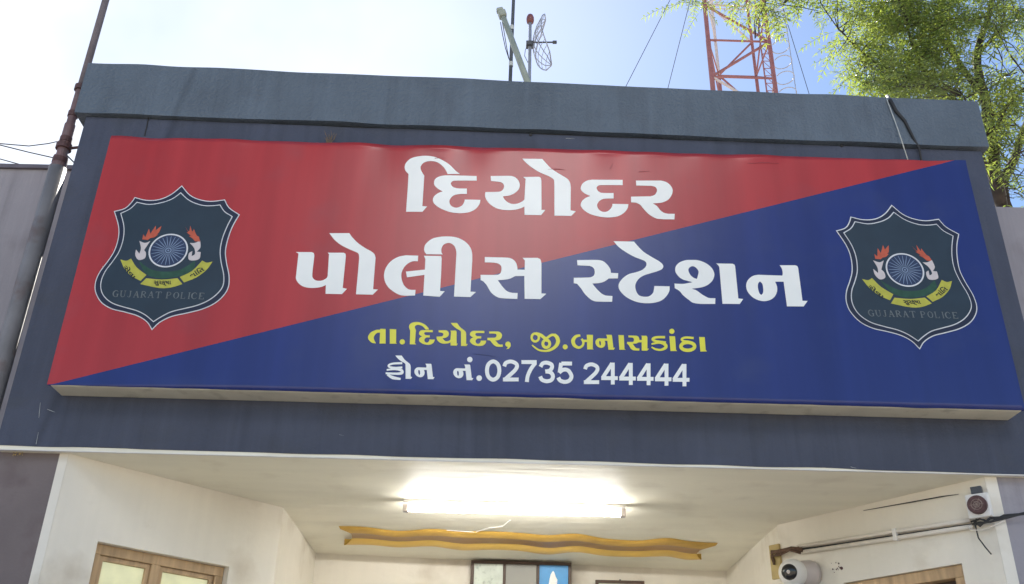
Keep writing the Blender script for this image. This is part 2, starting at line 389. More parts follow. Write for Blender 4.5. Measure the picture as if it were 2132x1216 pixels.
for a0, a1 in ((.052, mid-.027), (mid+.027, WW-.052)):
    sh = MB(); frame_rect(sh, wo+wu*a0+V*.052+wn*.015, wu, V, wn, a1-a0, WH-.104, .022, .03)
    sh.obox(wo+wu*(a0+.022)+V*(WH-.052-.16)+wn*.018, wu*(a1-a0-.044), V*.014, wn*.022)
    sh.build('sash', M['wood'], win_o)
    pn = MB(); pn.obox(wo+wu*(a0+.023)+V*.076+wn*.028, wu*(a1-a0-.046), V*(WH-.152), wn*.005)
    pn.build('pane', M['pane'], win_o)
bk = MB(); bk.obox(wa+wu*(s0-.1)+V*(wz0-.1)+wn*.145, wu*(WW+.2), V*(WH+.2), wn*.03); bk.build('window_backing', M['cream'], bld)
# inner recess and back wall
wall('porch_wall', Lc, Lb, .14, M['cream'])
wall('porch_wall', Lb, Rb, .14, M['cream'])
wall('porch_wall', Rb, Rc, .14, M['cream'])
# right splayed wall with its door opening
q0, dz0 = along((1755,1209), Rc, Ra); q1, dz1 = along((2003,1178), Rc, Ra)
dz = (dz0+dz1)/2
wr, ra, ru, rn = wall('porch_wall', Rc, Ra, .14, M['cream'], hole=(q0, q1, 0, dz))
do = ra+ru*(q0+.001)+rn*.02; DW = q1-q0-.002
dr = MB(); t = .06
dr.obox(do+V*(dz-t-.001), ru*DW, V*t, rn*.1); dr.obox(do, ru*t, V*(dz-t-.001), rn*.1); dr.obox(do+ru*(DW-t), ru*t, V*(dz-t-.001), rn*.1)
dro = dr.build('door_frame', M['wood'], bld, bevel=.004)
dk = MB(); dk.obox(do+ru*t+rn*.06, ru*(DW-2*t), V*(dz-t-.002), rn*.03); dk.build('door', M['dark_wood'], dro)
# piers with the narrow cream edge
eL = at((125,945), Y=.2).x; eR = at((2086,1050), Y=.2).x
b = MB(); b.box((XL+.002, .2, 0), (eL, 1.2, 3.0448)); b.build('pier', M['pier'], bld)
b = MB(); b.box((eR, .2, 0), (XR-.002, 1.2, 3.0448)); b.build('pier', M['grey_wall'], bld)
b = MB(); b.prism([(eL+.001,.196),(La.x,.197),(La.x-.03,.33),(eL+.001,.33)], 0, 3.0446); b.build('pier_edge', M['cream'], bld)
b = MB(); b.prism([(Ra.x,.197),(eR-.001,.196),(eR-.001,.33),(Ra.x+.03,.33)], 0, 3.0446); b.build('pier_edge', M['cream'], bld)
# main building behind: two wings and the middle
WY = .62
zl = at((50,353), Y=WY).z; zr = at((2100,431), Y=WY).z
b = MB(); b.box((XL+.003, 1.202, 0), (-1.62, 8, zl-.25)); b.build('rear_block', M['roof'], bld)
b = MB(); b.box((1.66, 1.202, 0), (XR-.003, 8, zr-.25)); b.build('rear_block', M['roof'], bld)
wavy_box(-9, XL-.002, WY, 8, 0, zl, None, 40, .006, 4).build('facade_wing', M['grey_wall'], bld)
wavy_box(XR+.002, 4.3, WY, 8, 0, zr, None, 30, .006, 5).build('facade_wing', M['grey_wall'], bld)
wavy_box(-9.02, -2.7, WY-.02, WY+.2, zl+.002, zl+.03, None, 40, .006, 6).build('parapet_edge', M['pole_purple'], bld)
b = MB(); b.box((-1.615, 2.76, 0), (1.655, 8, 4.95)); b.build('rear_hall', M['roof'], bld)
b = MB(); b.box((-1.5, .25, .0), (1.5, 2.3, .12)); b.prism([(-2.25,.25),(2.3,.25),(1.5,1.1),(1.5,2.2),(-1.4,2.2),(-1.4,1.1)], .121, .15)
b.build('porch_floor', M['tile'], bld)

# small marks on the plaster: real cracks, plugs and scratches
for pts, r, mt in (([(311,238),(306,262),(301,283)], .004, 'cable'),):
    b = MB(); b.tube([at(p, Y=YB-.001) for p in pts], r, 6); b.build('crack', M[mt], bld)
for p, r in (((1105,281),.011), ((1752,304),.010)):
    q = at(p, Y=YB); b = MB(); b.lathe(q+Vector((0,.01,0)), (0,-1,0), [(0,r),(.016,r*.9),(.018,r*.5)], 10); b.build('wall_plug', M['cable'], bld)
for pts in ([(98,852),(106,855),(114,858)], [(81,870),(82,858),(84,838)], [(75,925),(80,900)], [(636,236),(638,226)], [(1178,288),(1196,289)], [(706,905),(722,908)], [(1771,972),(1783,975)]):
    b = MB(); b.tube([at(p, Y=YB-.0002) for p in pts], [.0006,.0013,.0005][:len(pts)] if len(pts) == 3 else [.0012,.0005], 5); b.build('scratch', M['pale_wire'], bld)
b = MB()
for k in range(16):
    p = at((26+random.random()*26, 941+random.random()*9), Y=.195); b.sphere(p, .0015+random.random()*.0032, 6)
b.build('flaked_plaster', M['old_wood'], bld)

# ------------------------------------------------------------------ sign board
SX0, SX1, SZ0, SZ1 = -2.44, 2.44, 3.3338, 4.8472
sign = thing('sign_board', (0, 0, SZ0), 'wide red and navy signboard with large white Gujarati lettering on the portico', 'sign board')
b = MB(); b.box((SX0+.012, .006, SZ0-.002), (SX1-.012, YB, SZ1-.012)); b.build('sign_box', M['sign_box'], sign, bevel=.006)
pA = at((130,795), Y=0); pB = at((1984,334.5), Y=0)
def zline(x): return max(SZ0, min(SZ1, pA.z+(x-pA.x)*(pB.z-pA.z)/(pB.x-pA.x)))
def edge_disp(x, z):
    """the stretched vinyl puckers near its top and bottom edge"""
    dt = SZ1-z; db = z-SZ0
    e = 0
    if dt < .05: e += (1-dt/.05)*.016*noise.noise(Vector((x*4.3, 3.1, 0)))
    if db < .06: e += (1-db/.06)*.006*noise.noise(Vector((x*3.1, 9.7, 0)))
    return e
def panel(lo, hi, name, mt):
    b = MB(); nx = 160
    rows = [0,.1,.25,.4,.6,.8,1]
    cols = []
    for i in range(nx+1):
        x = SX0+(SX1-SX0)*i/nx; z0, z1 = lo(x), hi(x)
        zz = [z0, z0+min(.03,(z1-z0)*.1), z0+min(.06,(z1-z0)*.2)]+[z0+(z1-z0)*k for k in (.35,.5,.65)]+[z1-min(.05,(z1-z0)*.2), z1-min(.025,(z1-z0)*.1), z1]
        col = [b.vert((x, edge_disp(x, z), z+(.004*noise.noise(Vector((x*5,1,0))) if z in (SZ0,) else 0) + (.005*noise.noise(Vector((x*4,5,0))) if z == SZ1 else 0))) for z in zz]
        cols.append(col)
    for i in range(nx):
        for j in range(8): b.face([cols[i][j], cols[i+1][j], cols[i+1][j+1], cols[i][j+1]])
    # turned edge along the outside rim so that the sheet wraps over the box
    for i in range(nx):
        for j, ok in ((0, lo(SX0+.01) == SZ0 and lo is not zline), (8, hi is not zline)):
            if ok:
                p, q = b.v[cols[i][j]], b.v[cols[i+1][j]]
                d = Vector((0,.022,.003 if j == 0 else -.003))
                r0, r1 = b.vert(p+d), b.vert(q+d)
                b.face([cols[i][j], r0, r1, cols[i+1][j]] if j == 0 else [cols[i][j], cols[i+1][j], r1, r0])
    b.build(name, mt, sign, smooth=True)
panel(zline, lambda x: SZ1, 'red_panel', M['red'])
panel(lambda x: SZ0, zline, 'navy_panel', M['navy'])
b = MB(); b.box((SX0-.002, .001, SZ0+.01), (SX0+.010, .05, SZ1-.006)); b.build('side_wrap', M['red'], sign)
b = MB(); b.box((SX1-.010, .001, SZ0+.01), (SX1+.002, .05, SZ1-.006)); b.build('side_wrap', M['navy'], sign)

# ---- outlines traced in pixel crops, laid on the sign's own plane
def parse(s, off, k):
    out = []
    for t in s.split():
        c = t.endswith('*'); x, y = t.rstrip('*').split(',')
        out.append((off[0]+float(x)*k, off[1]+float(y)*k, c))
    return out
def spline(P, n=5):
    """closed outline: curves through soft points, corners where marked"""
    out = []; N = len(P)
    for i in range(N):
        p0, p1, p2, p3 = P[i-1], P[i], P[(i+1)%N], P[(i+2)%N]
        if p1[2] and p2[2]: out.append((p1[0], p1[1])); continue
        m1 = ((p2[0]-p0[0])/2, (p2[1]-p0[1])/2) if not p1[2] else ((p2[0]-p1[0]), (p2[1]-p1[1]))
        m2 = ((p3[0]-p1[0])/2, (p3[1]-p1[1])/2) if not p2[2] else ((p2[0]-p1[0]), (p2[1]-p1[1]))
        d = math.hypot(p2[0]-p1[0], p2[1]-p1[1])
        def lim(v):
            L = math.hypot(*v); return v if L <= 1.2*d or L == 0 else (v[0]*1.2*d/L, v[1]*1.2*d/L)
        m1, m2 = lim(m1), lim(m2)
        for k in range(n):
            t = k/n; a, bb, c, dd = 2*t**3-3*t*t+1, t**3-2*t*t+t, -2*t**3+3*t*t, t**3-t*t
            out.append((a*p1[0]+bb*m1[0]+c*p2[0]+dd*m2[0], a*p1[1]+bb*m1[1]+c*p2[1]+dd*m2[1]))
    return out
def ring(c, rx, ry, n=28): return [(c[0]+rx*math.cos(2*math.pi*i/n), c[1]+ry*math.sin(2*math.pi*i/n)) for i in range(n)]
def stroke(pts, wd, closed=False, sub=5):
    """outline (or outline + hole) of a pen stroke of varying width"""
    n = len(pts); ws = wd if isinstance(wd, (list, tuple)) else [wd]*n
    P = []
    rng = range(n if closed else n-1)
    g = lambda i: pts[i % n] if closed else pts[max(0, min(n-1, i))]
    gw = lambda i: ws[i % n] if closed else ws[max(0, min(n-1, i))]
    ss = sub if n > 2 else 1
    for i in rng:
        p0, p1, p2, p3 = g(i-1), g(i), g(i+1), g(i+2)
        for k in range(ss):
            t = k/ss; q = []
            for ax in (0, 1):
                q.append(.5*((2*p1[ax])+(-p0[ax]+p2[ax])*t+(2*p0[ax]-5*p1[ax]+4*p2[ax]-p3[ax])*t*t+(-p0[ax]+3*p1[ax]-3*p2[ax]+p3[ax])*t**3))
            P.append((q[0], q[1], gw(i)+(gw(i+1)-gw(i))*t))
    if not closed: P.append((pts[-1][0], pts[-1][1], ws[-1]))
    L, Rr = [], []; N = len(P)
    for i in range(N):
        a = P[(i-1) % N] if closed else P[max(0, i-1)]; c = P[(i+1) % N] if closed else P[min(N-1, i+1)]
        dx, dy = c[0]-a[0], c[1]-a[1]; d = math.hypot(dx, dy) or 1
        nx, ny = -dy/d*P[i][2]/2, dx/d*P[i][2]/2
        L.append((P[i][0]+nx, P[i][1]+ny)); Rr.append((P[i][0]-nx, P[i][1]-ny))
    return (L, Rr) if closed else (L+Rr[::-1], None)
def area(p): return sum(p[i-1][0]*p[i][1]-p[i][0]*p[i-1][1] for i in range(len(p)))/2
from mathutils.geometry import tessellate_polygon
LAYER = [0]
class Flat:
    """thin vinyl cut-outs lying on the sign face; every piece has its own height and thickness"""
    def __init__(self): self.b = MB()
    def add(self, outline, holes=(), off=.0015, conv=None, th=.0006):
        """outline in pixel coordinates of the photograph (or sign metres with conv)"""
        LAYER[0] += 1; y = -off-(LAYER[0] % 7)*.00006
        conv = conv or (lambda p: at(p, Y=0))
        polys = []
        for h in [outline]+list(holes):
            q = [conv(p) for p in h]; r = []
            for v in q:
                v = Vector((v.x, y, v.z))
                if not r or (v-r[-1]).length > 1e-5: r.append(v)
            if (r[0]-r[-1]).length < 1e-5: r.pop()
            polys.append(r)
        flat = [v for p in polys for v in p]
        ids = [self.b.vert(v) for v in flat]
        for t in tessellate_polygon(polys):
            a, c, d = [flat[k] for k in t]
            nrm = (c-a).cross(d-a)
            if nrm.length < 1e-12: continue
            self.b.face([ids[k] for k in (t if nrm.y < 0 else t[::-1])])
        k0 = 0
        for pi, p in enumerate(polys):   # the cut edge
            n = len(p); back = [self.b.vert(v+Vector((0, th, 0))) for v in p]
            for k in range(n): self.b.face([ids[k0+k], ids[k0+(k+1)%n], back[(k+1)%n], back[k]])
            k0 += n
        return self
    def done(self, name, mt, parent, label=None): return self.b.build(name, mt, parent, label=label)

KA = 310/2130; KE = 270/2132; KG = 370/2132; KH = 400/2132; KI = 360/1327
A_, B_, C_, D_, E_, F_ = (820,300), (1110,300), (600,470), (850,470), (1180,490), (1430,500)
G_ = (750,660); H_ = (1090,670); I_ = (170,370)
GL = {}
def glyph(name, s, off, k, holes=()):
    GL[name] = (spline(parse(s, off, k)), [spline(parse(h, off, k)) for h in holes])
glyph('i1', "175,970* 200,620* 210,430* 168,385 155,330 175,270 240,210 340,180 460,170 580,185 700,235 800,300 880,380 945,430* 770,430* 740,370 690,310 620,262 530,245 440,262 390,310 383,350 400,400 435,455* 420,700* 408,890* 475,895* 410,970*", A_, KA)
glyph('da1', "1185,460* 1185,525* 870,525 830,540 815,570 840,610 890,632 950,638* 1045,638* 1045,715* 940,717 860,735 810,780 795,825 815,880 870,910 920,908 975,880 1005,835 1015,795* 1238,800* 1225,860 1170,930 1080,975 960,990 830,980 720,945 630,900 575,850 558,800 580,745 640,700 700,680* 630,640 585,595 575,555 590,505 640,470 720,452 800,448*", A_, KA)
glyph('ya', "1385,460* 1650,457 1720,470 1775,515 1800,575 1790,640 1740,695 1660,735 1560,750* 1580,790 1630,835 1700,860 1780,850 1840,820 1868,795* 1885,500* 1850,474* 2070,470* 2100,485 2110,530* 2112,945* 2165,945* 2108,1018* 1870,1015* 1868,895* 1800,925 1700,945 1580,945 1470,920 1380,865 1325,800 1305,740 1310,690* 1500,685 1550,665 1575,620 1570,580 1535,550 1480,540 1390,530*", A_, KA)
glyph('o1', "-153,212* 130,215* 170,260 240,335 320,395 420,455 490,500 525,550 538,620* 535,950* 610,965* 545,1030* 305,1025* 302,540 285,500 220,460 100,410 0,350 -80,290 -130,240", B_, KA)
glyph('da', "1280,515* 1280,590* 960,590 920,605 908,635 930,675 970,698 1010,703* 1150,703* 1150,780* 1010,785 950,815 918,860 918,900 945,945 1000,972 1060,965 1105,930 1130,890 1135,858* 1362,862* 1350,920 1300,985 1210,1035 1080,1052 950,1040 820,1005 730,950 685,895 682,860 705,810 760,768 820,745* 740,710 690,665 682,620 710,565 770,525 840,512*", B_, KA)
glyph('ra', "1470,525* 1830,525* 1900,545 1960,590 1993,650 1985,720 1940,790 1870,830 1800,845 1710,850* 1770,890 1820,950 1870,985 1930,1000* 2025,1000* 2020,1080* 1860,1078* 1760,1065 1660,1010 1580,930 1530,870 1470,840* 1400,835* 1400,755* 1680,750* 1735,730 1765,690 1770,650 1745,615 1690,600* 1475,595*", B_, KA)
glyph('pa', "110,378* 340,380* 368,398 375,430* 345,720 380,775 440,790 500,780 550,750 565,720* 585,410* 568,388* 795,388* 820,405 825,440* 780,890* 840,905* 770,980* 535,975* 540,850* 480,875 400,890 300,890 210,868 145,820 112,760 115,700* 148,400*", C_, KA)
glyph('o2', "590,108* 875,108* 920,170 1000,250 1100,320 1190,370 1235,410 1250,460* 1215,910* 1285,915* 1210,988* 970,982* 1015,480 1010,410 985,385 880,340 760,280 670,210 620,150", C_, KA)
glyph('la', "1860,430* 1855,510* 1780,512 1710,545 1650,610 1620,690 1625,770 1655,850 1710,905 1760,920* 1822,920* 1815,1000* 1640,1000 1540,965 1440,890 1385,800 1372,700 1400,600 1470,510 1570,450 1680,425*", C_, KA)
glyph('la2', "225,432* 470,435* 478,470* 470,700* 455,935* 522,940* 450,1018* 215,1000* 232,705* -18,740* -33,658* 238,630* 245,480*", D_, KA)
glyph('ii', "260,410* 235,375 228,330 250,265 330,195 430,165 560,155 690,170 800,220 880,300 912,390 915,500* 890,945* 968,950* 890,1022* 655,1015* 685,480* 688,380 665,300 620,260 570,248 510,270 478,320 475,380 492,412*", D_, KA)
glyph('sa', "1095,450* 1420,460 1490,480 1540,530 1560,600 1562,630* 1665,632* 1668,500* 1635,462* 1850,462* 1890,485 1905,540* 1905,970* 1975,975* 1890,1052* 1665,1048* 1660,720* 1530,722* 1450,760 1370,775 1280,780* 1330,850 1390,920 1440,950 1490,962* 1565,965* 1560,1050* 1330,1038 1250,1010 1180,950 1120,850 1070,795* 1035,780* 1035,705* 1260,705 1310,690 1332,640 1328,580 1290,545 1230,530* 1095,525*", D_, KA)
glyph('s2', "170,410* 510,408 600,430 670,490 715,560 725,620* 845,625* 840,710* 690,712* 620,760 540,785 420,795* 480,870 560,950 620,985 660,995* 750,1000* 745,1095* 490,1090 400,1060 300,970 230,870 170,800* 115,790* 115,700* 370,695 430,675 458,630 455,570 430,530 380,505* 175,495*", E_, KE)
glyph('te', "770,98* 1105,105* 1160,170 1260,270 1400,360 1520,430 1575,480 1585,520 1560,560 1480,595 1380,625 1270,660 1190,710 1140,780 1125,850 1150,940 1200,995 1290,1012 1360,1000 1415,950 1432,890 1440,835* 1690,840* 1685,920 1630,1010 1540,1080 1400,1115 1230,1112 1090,1075 970,1010 880,920 850,840 870,770 930,700 1020,640 1150,605 1240,570 1295,520 1310,470 1290,430 1240,405 1100,350 960,270 850,190", E_, KE)
glyph('sha', "-204,716* -74,722 0,712 95,694* 0,668 -60,650 -124,611 -180,540 -192,490 -180,430 -124,371 -24,333 80,328 190,335 310,380 400,450 445,530 448,600 410,680 330,745 230,780 80,800* 160,830 250,895 340,945 380,955* 468,958* 465,1050* 230,1050 100,1030 40,990 -60,910 -120,840 -199,791*", F_, KE, ["25,500 40,455 95,430 150,455 190,510 185,570 165,640* 110,620 55,570"])
glyph('sha2', "485,385* 750,390* 785,410 795,450* 845,960* 925,970* 870,1052* 585,1048* 535,470 525,430", F_, KE)
glyph('na', "1170,572* 1570,585* 1575,540 1560,470 1525,415* 1775,415* 1815,430 1830,470* 1900,1000* 1985,1000* 1920,1092* 1645,1090* 1590,685* 1450,685* 1480,760 1482,840 1450,920 1380,980 1280,1005 1180,990 1080,940 1000,850 975,760 990,680 1040,620 1100,585", F_, KE, ["1200,680* 1240,720 1255,800 1250,870 1220,905* 1190,870 1168,790 1170,720"])
def place(fl, name, bbox=None, off=.0015):
    o, hs = GL[name]
    if bbox:
        xs = [p[0] for p in o]; ys = [p[1] for p in o]; x0, x1, y0, y1 = min(xs), max(xs), min(ys), max(ys)
        f = lambda p: (bbox[0]+(p[0]-x0)/(x1-x0)*(bbox[2]-bbox[0]), bbox[1]+(p[1]-y0)/(y1-y0)*(bbox[3]-bbox[1]))
        o = [f(p) for p in o]; hs = [[f(p) for p in h] for h in hs]
    fl.add(o, hs, off)
def word(glyphs, mt, label):
    fl = Flat()
    for gname in glyphs: place(fl, gname)
    fl.done('lettering', mt, sign, label)
word(('i1','da1','ya','o1','da','ra'), M['white_vinyl'], 'large white Gujarati word at the top of the sign')
word(('pa','o2','la','la2','ii','sa'), M['white_vinyl'], 'large white Gujarati word crossing the red and navy')
word(('s2','te','sha','sha2','na'), M['white_vinyl'], 'large white Gujarati word on the navy half')

# address line and telephone line
def bb(x0, y0, x1, y1, off, k): return (off[0]+x0*k, off[1]+y0*k, off[0]+x1*k, off[1]+y1*k)
def pxs(pts, off, k): return [(off[0]+x*k, off[1]+y*k) for x, y in pts]
fl = Flat()
def outl(s, off, k): fl.add(spline(parse(s, off, k)))
def strk(pts, wd, off, k, closed=False):
    wd = [q*k for q in wd] if isinstance(wd, (list, tuple)) else wd*k
    o, h = stroke(pxs(pts, off, k), wd, closed)
    if closed:
        if abs(area(o)) < abs(area(h)): o, h = h, o
        fl.add(o, [h])
    else: fl.add(o)
def dot(x, y, r, off, k): fl.add(ring((off[0]+x*k, off[1]+y*k), r*k, r*k, 16))
outl("190,318* 140,310 100,270 97,230 130,185 190,158 235,155* 245,143* 305,146* 305,320* 232,320* 238,188* 200,195 168,230 165,270", G_, KG)
outl("355,146* 432,150* 430,312* 442,322* 355,322*", G_, KG)
dot(505,300,32,G_,KG)
fl.done('lettering', M['yellow_vinyl'], sign, 'short yellow Gujarati abbreviation before the place name'); fl = Flat()
outl("595,328* 600,165* 587,130 592,95 630,68 700,63 770,88 815,130 825,152* 785,152* 752,115 705,97 668,102 655,125 668,160* 657,315* 672,330*", G_, KG)
place(fl, 'da', bb(705,158,893,335,G_,KG)); place(fl, 'ya', bb(916,160,1172,345,G_,KG)); place(fl, 'o1', bb(1088,73,1290,350,G_,KG))
place(fl, 'da', bb(1316,168,1512,350,G_,KG)); place(fl, 'ra', bb(1526,176,1710,360,G_,KG))
dot(1772,328,32,G_,KG); outl("1785,345* 1803,330* 1805,350 1785,378 1752,388*", G_, KG)
fl.done('lettering', M['yellow_vinyl'], sign, 'yellow Gujarati place name with a comma'); fl = Flat()
strk(ring((130,175),40,44,14), 26, H_, KH, True)
strk([(135,132),(190,148),(235,183),(268,215)], 34, H_, KH)
strk(ring((252,245),38,42,14), 32, H_, KH, True)
strk([(225,200),(262,180),(310,148),(345,150)], 28, H_, KH)
strk([(338,142),(372,175),(382,225),(352,278),(290,316),(230,325),(160,310),(95,260)], [30,42,44,36,28,22,20,15], H_, KH)
dot(462,280,28,H_,KH)
fl.done('lettering', M['yellow_vinyl'], sign, 'yellow Gujarati abbreviation after the comma'); fl = Flat()
strk([(630,152),(580,165),(550,210),(565,262),(612,287),(652,268),(664,228),(645,190)], [22,34,44,38,28,26,26,24], H_, KH)
strk([(655,213),(712,213)], 26, H_, KH)
outl("702,145* 770,147* 768,300* 778,308* 706,308*", H_, KH)
place(fl, 'na', bb(798,146,1015,312,H_,KH)); outl("1053,148* 1112,150* 1120,300* 1134,312* 1063,312*", H_, KH)
place(fl, 'sa', bb(1148,153,1392,322,H_,KH))
strk([(1570,172),(1470,174),(1432,195),(1468,216),(1580,230)], [26,26,28,26,22], H_, KH)
strk([(1420,248),(1510,232),(1572,255),(1575,288),(1525,312),(1465,305),(1420,282)], [18,26,36,36,24,22,16], H_, KH)
outl("1618,160* 1680,162* 1692,312* 1706,326* 1630,326*", H_, KH); dot(1645,107,29,H_,KH)
strk([(1888,182),(1800,176),(1756,192),(1772,214),(1832,222)], 24, H_, KH)
strk(ring((1822,274),76,44,16), 38, H_, KH, True)
outl("1948,170* 2010,172* 2020,312* 2036,330* 1962,332*", H_, KH)
fl.done('lettering', M['yellow_vinyl'], sign, 'yellow Gujarati district name')
fl = Flat()
strk([(505,556),(400,560),(345,578),(352,602),(430,612),(505,606)], 24, G_, KG)
strk([(318,636),(420,626),(492,640),(500,672),(440,682),(305,676)], [18,26,34,34,28,22], G_, KG)
strk([(325,690),(390,728),(485,745)], [24,40,24], G_, KG)
place(fl, 'o1', bb(423,463,625,744,G_,KG)); place(fl, 'na', bb(650,562,893,748,G_,KG)); 
fl.done('lettering', M['white_vinyl'], sign, 'small white Gujarati word before the telephone number'); fl = Flat()
place(fl, 'na', bb(1116,572,1358,760,G_,KG))
dot(1315,512,33,G_,KG); dot(1427,735,34,G_,KG)
fl.done('lettering', M['white_vinyl'], sign, 'small white Gujarati abbreviation before the telephone number'); fl = Flat()
DIG = {
 '0': [([(.5,.09),(.79,.22),(.885,.5),(.79,.78),(.5,.91),(.21,.78),(.115,.5),(.21,.22)], True)],
 '2': [([(.10,.31),(.20,.15),(.5,.085),(.80,.17),(.88,.31),(.76,.48),(.45,.70),(.15,.90)], False), ([(.02,.91),(.98,.91)], False)],
 '7': [([(.02,.09),(.98,.09)], False), ([(.90,.13),(.62,.40),(.42,.72),(.36,1.0)], False)],
 '3': [([(.10,.27),(.24,.12),(.5,.085),(.78,.16),(.82,.30),(.68,.44),(.40,.475)], False), ([(.42,.475),(.74,.52),(.885,.69),(.78,.86),(.5,.915),(.20,.85),(.08,.70)], False)],
 '5': [([(.92,.09),(.26,.09)], False), ([(.25,.06),(.15,.50)], False), ([(.12,.50),(.38,.37),(.68,.40),(.885,.64),(.78,.84),(.5,.915),(.20,.86),(.07,.72)], False)],
 '4': [([(.70,.0),(.70,1.0)], False), ([(.0,.71),(1.0,.71)], False), ([(.66,.03),(.08,.70)], False)],
}
def digit(d, x0, y0, x1, y1):
    for pts, cl in DIG[d]:
        q = [(x0+p[0]*(x1-x0), y0+p[1]*(y1-y0)) for p in pts]
        o, h = stroke(q, (y1-y0)*.175, cl)
        if cl:
            if abs(area(o)) < abs(area(h)): o, h = h, o
            fl.add(o, [h])
        else: fl.add(o)
for d, bx in (('0',(1010,748.5,1043.5,795)), ('2',(1046.5,749,1080.5,794.5)), ('7',(1085,750,1118,795.5)), ('3',(1122,751.5,1155,798)), ('5',(1160,753,1193.5,799.3))):
    digit(d, *bx)
fl.done('lettering', M['white_vinyl'], sign, 'white digits of the dialling code'); fl = Flat()
digit('2', 1214.8, 755, 1248, 800)
for k, (a0, a1, b0, b1) in enumerate(((862,1045,455,697),(1062,1245,458,702),(1260,1442,463,705),(1458,1641,466,710),(1655,1841,470,717))):
    digit('4', *bb(a0,b0,a1,b1,H_,KH))
fl.done('lettering', M['white_vinyl'], sign, 'white digits of the telephone number')

for pts, mt in (([(1140,353),(1158,352),(1176,354)], 'crease_shade_red'), ([(1556,341),(1590,339),(1622,341)], 'crease_shade_red'), ([(1270,352),(1276,341)], 'crease_shade_red'), ([(985,737),(1010,739),(1032,744)], 'crease_shade_navy'), ([(1330,358),(1352,357)], 'crease_shade_red'), ([(905,330),(925,329)], 'crease_shade_red')):
    f = Flat(); f.add(stroke(pts, [.3,1.6,.4][:len(pts)] if len(pts) == 3 else [1.2,.4])[0]); f.done('crease_shade', M[mt], sign)  # darker flat strokes paint the shade of creases in the vinyl
# ---- emblem (one built from the left crest, the other a copy moved along the sign)
def inset(poly, d):
    n = len(poly); s = 1 if area(poly) > 0 else -1; out = []
    for i in range(n):
        a, p, c = poly[i-1], poly[i], poly[(i+1) % n]
        e1 = Vector((p[0]-a[0], p[1]-a[1])); e2 = Vector((c[0]-p[0], c[1]-p[1]))
        if e1.length < 1e-6 or e2.length < 1e-6: out.append(p); continue
        e1.normalize(); e2.normalize()
        n1 = Vector((-e1.y, e1.x))*s; n2 = Vector((-e2.y, e2.x))*s
        mm = n1+n2
        if mm.length < 1e-3: mm = n1
        mm.normalize(); k = d/max(.45, mm.dot(n1))
        out.append((p[0]+mm.x*k, p[1]+mm.y*k))
    return out
OUT = spline(parse("770,60* 830,130 900,165 990,180 1100,168* 1135,230 1215,285* 1165,370 1130,460 1108,560 1115,650 1135,750 1130,840 1090,910 1020,970 920,1015 800,1045 690,1070 600,1115 540,1172* 500,1110 430,1065 330,1035 230,1010 150,960 105,880 105,800 140,720 200,640 250,560 280,460 280,370 248,258* 330,235 380,190 408,150* 500,172 600,165 690,125", I_, KI), 4)
INN = spline(parse("762,115* 830,175 920,210 1000,215 1065,208* 1100,260 1162,300* 1120,380 1085,470 1068,560 1075,650 1095,750 1090,830 1050,890 980,945 890,985 790,1010 690,1035 610,1075 552,1112* 490,1060 420,1025 330,1000 240,970 180,925 150,870 148,800 180,720 240,640 290,560 320,460 322,370 298,275* 370,240 425,188* 520,205 620,190 700,160", I_, KI), 4)
SERIF = {  # thin and thick pen strokes of a roman capital, unit box
 'G': [([(.88,.25),(.70,.06),(.45,.04),(.18,.25),(.12,.5),(.20,.78),(.48,.97),(.72,.94),(.82,.80)],[.05,.05,.08,.16,.18,.16,.07,.06,.1]),([(.82,.55),(.82,.95)],.15),([(.62,.55),(.98,.55)],.05)],
 'U': [([(.2,.03),(.2,.65),(.32,.92),(.55,.96),(.75,.85),(.8,.6),(.8,.03)],[.16,.16,.1,.06,.06,.06,.06]),([(.02,.04),(.38,.04)],.05),([(.64,.04),(.96,.04)],.05)],
 'J': [([(.6,.03),(.6,.75),(.45,.97),(.22,.93),(.15,.80)],[.17,.16,.07,.07,.12]),([(.38,.04),(.84,.04)],.05)],
 'A': [([(.48,.02),(.14,.97)],.05),([(.48,.02),(.82,.97)],.16),([(.26,.64),(.70,.64)],.05),([(.02,.97),(.28,.97)],.05),([(.66,.97),(.99,.97)],.05)],
 'R': [([(.2,.03),(.2,.97)],.16),([(.2,.05),(.55,.06),(.74,.26),(.55,.48),(.2,.5)],[.05,.06,.15,.06,.05]),([(.45,.5),(.86,.96)],.14),([(.04,.97),(.38,.97)],.05)],
 'T': [([(.5,.03),(.5,.97)],.16),([(.06,.05),(.94,.05)],.06),([(.06,.03),(.06,.25)],.05),([(.94,.03),(.94,.25)],.05),([(.32,.97),(.68,.97)],.05)],
 'P': [([(.22,.03),(.22,.97)],.16),([(.22,.05),(.58,.06),(.78,.28),(.58,.52),(.22,.54)],[.05,.06,.15,.06,.05]),([(.05,.97),(.42,.97)],.05)],
 'O': 'ring',
 'L': [([(.22,.03),(.22,.97)],.16),([(.05,.04),(.42,.04)],.05),([(.1,.96),(.88,.96)],.06),([(.87,.98),(.87,.72)],.05)],
 'I': [([(.5,.03),(.5,.97)],.16),([(.3,.04),(.7,.04)],.05),([(.3,.97),(.7,.97)],.05)],
 'C': [([(.86,.27),(.70,.06),(.45,.04),(.18,.25),(.12,.5),(.20,.78),(.48,.97),(.72,.92),(.88,.75)],[.09,.05,.08,.16,.18,.16,.07,.05,.05])],
 'E': [([(.22,.03),(.22,.97)],.16),([(.08,.04),(.84,.04)],.06),([(.22,.5),(.62,.5)],.05),([(.08,.96),(.88,.96)],.06),([(.83,.03),(.83,.22)],.05),([(.87,.98),(.87,.74)],.05)],
}
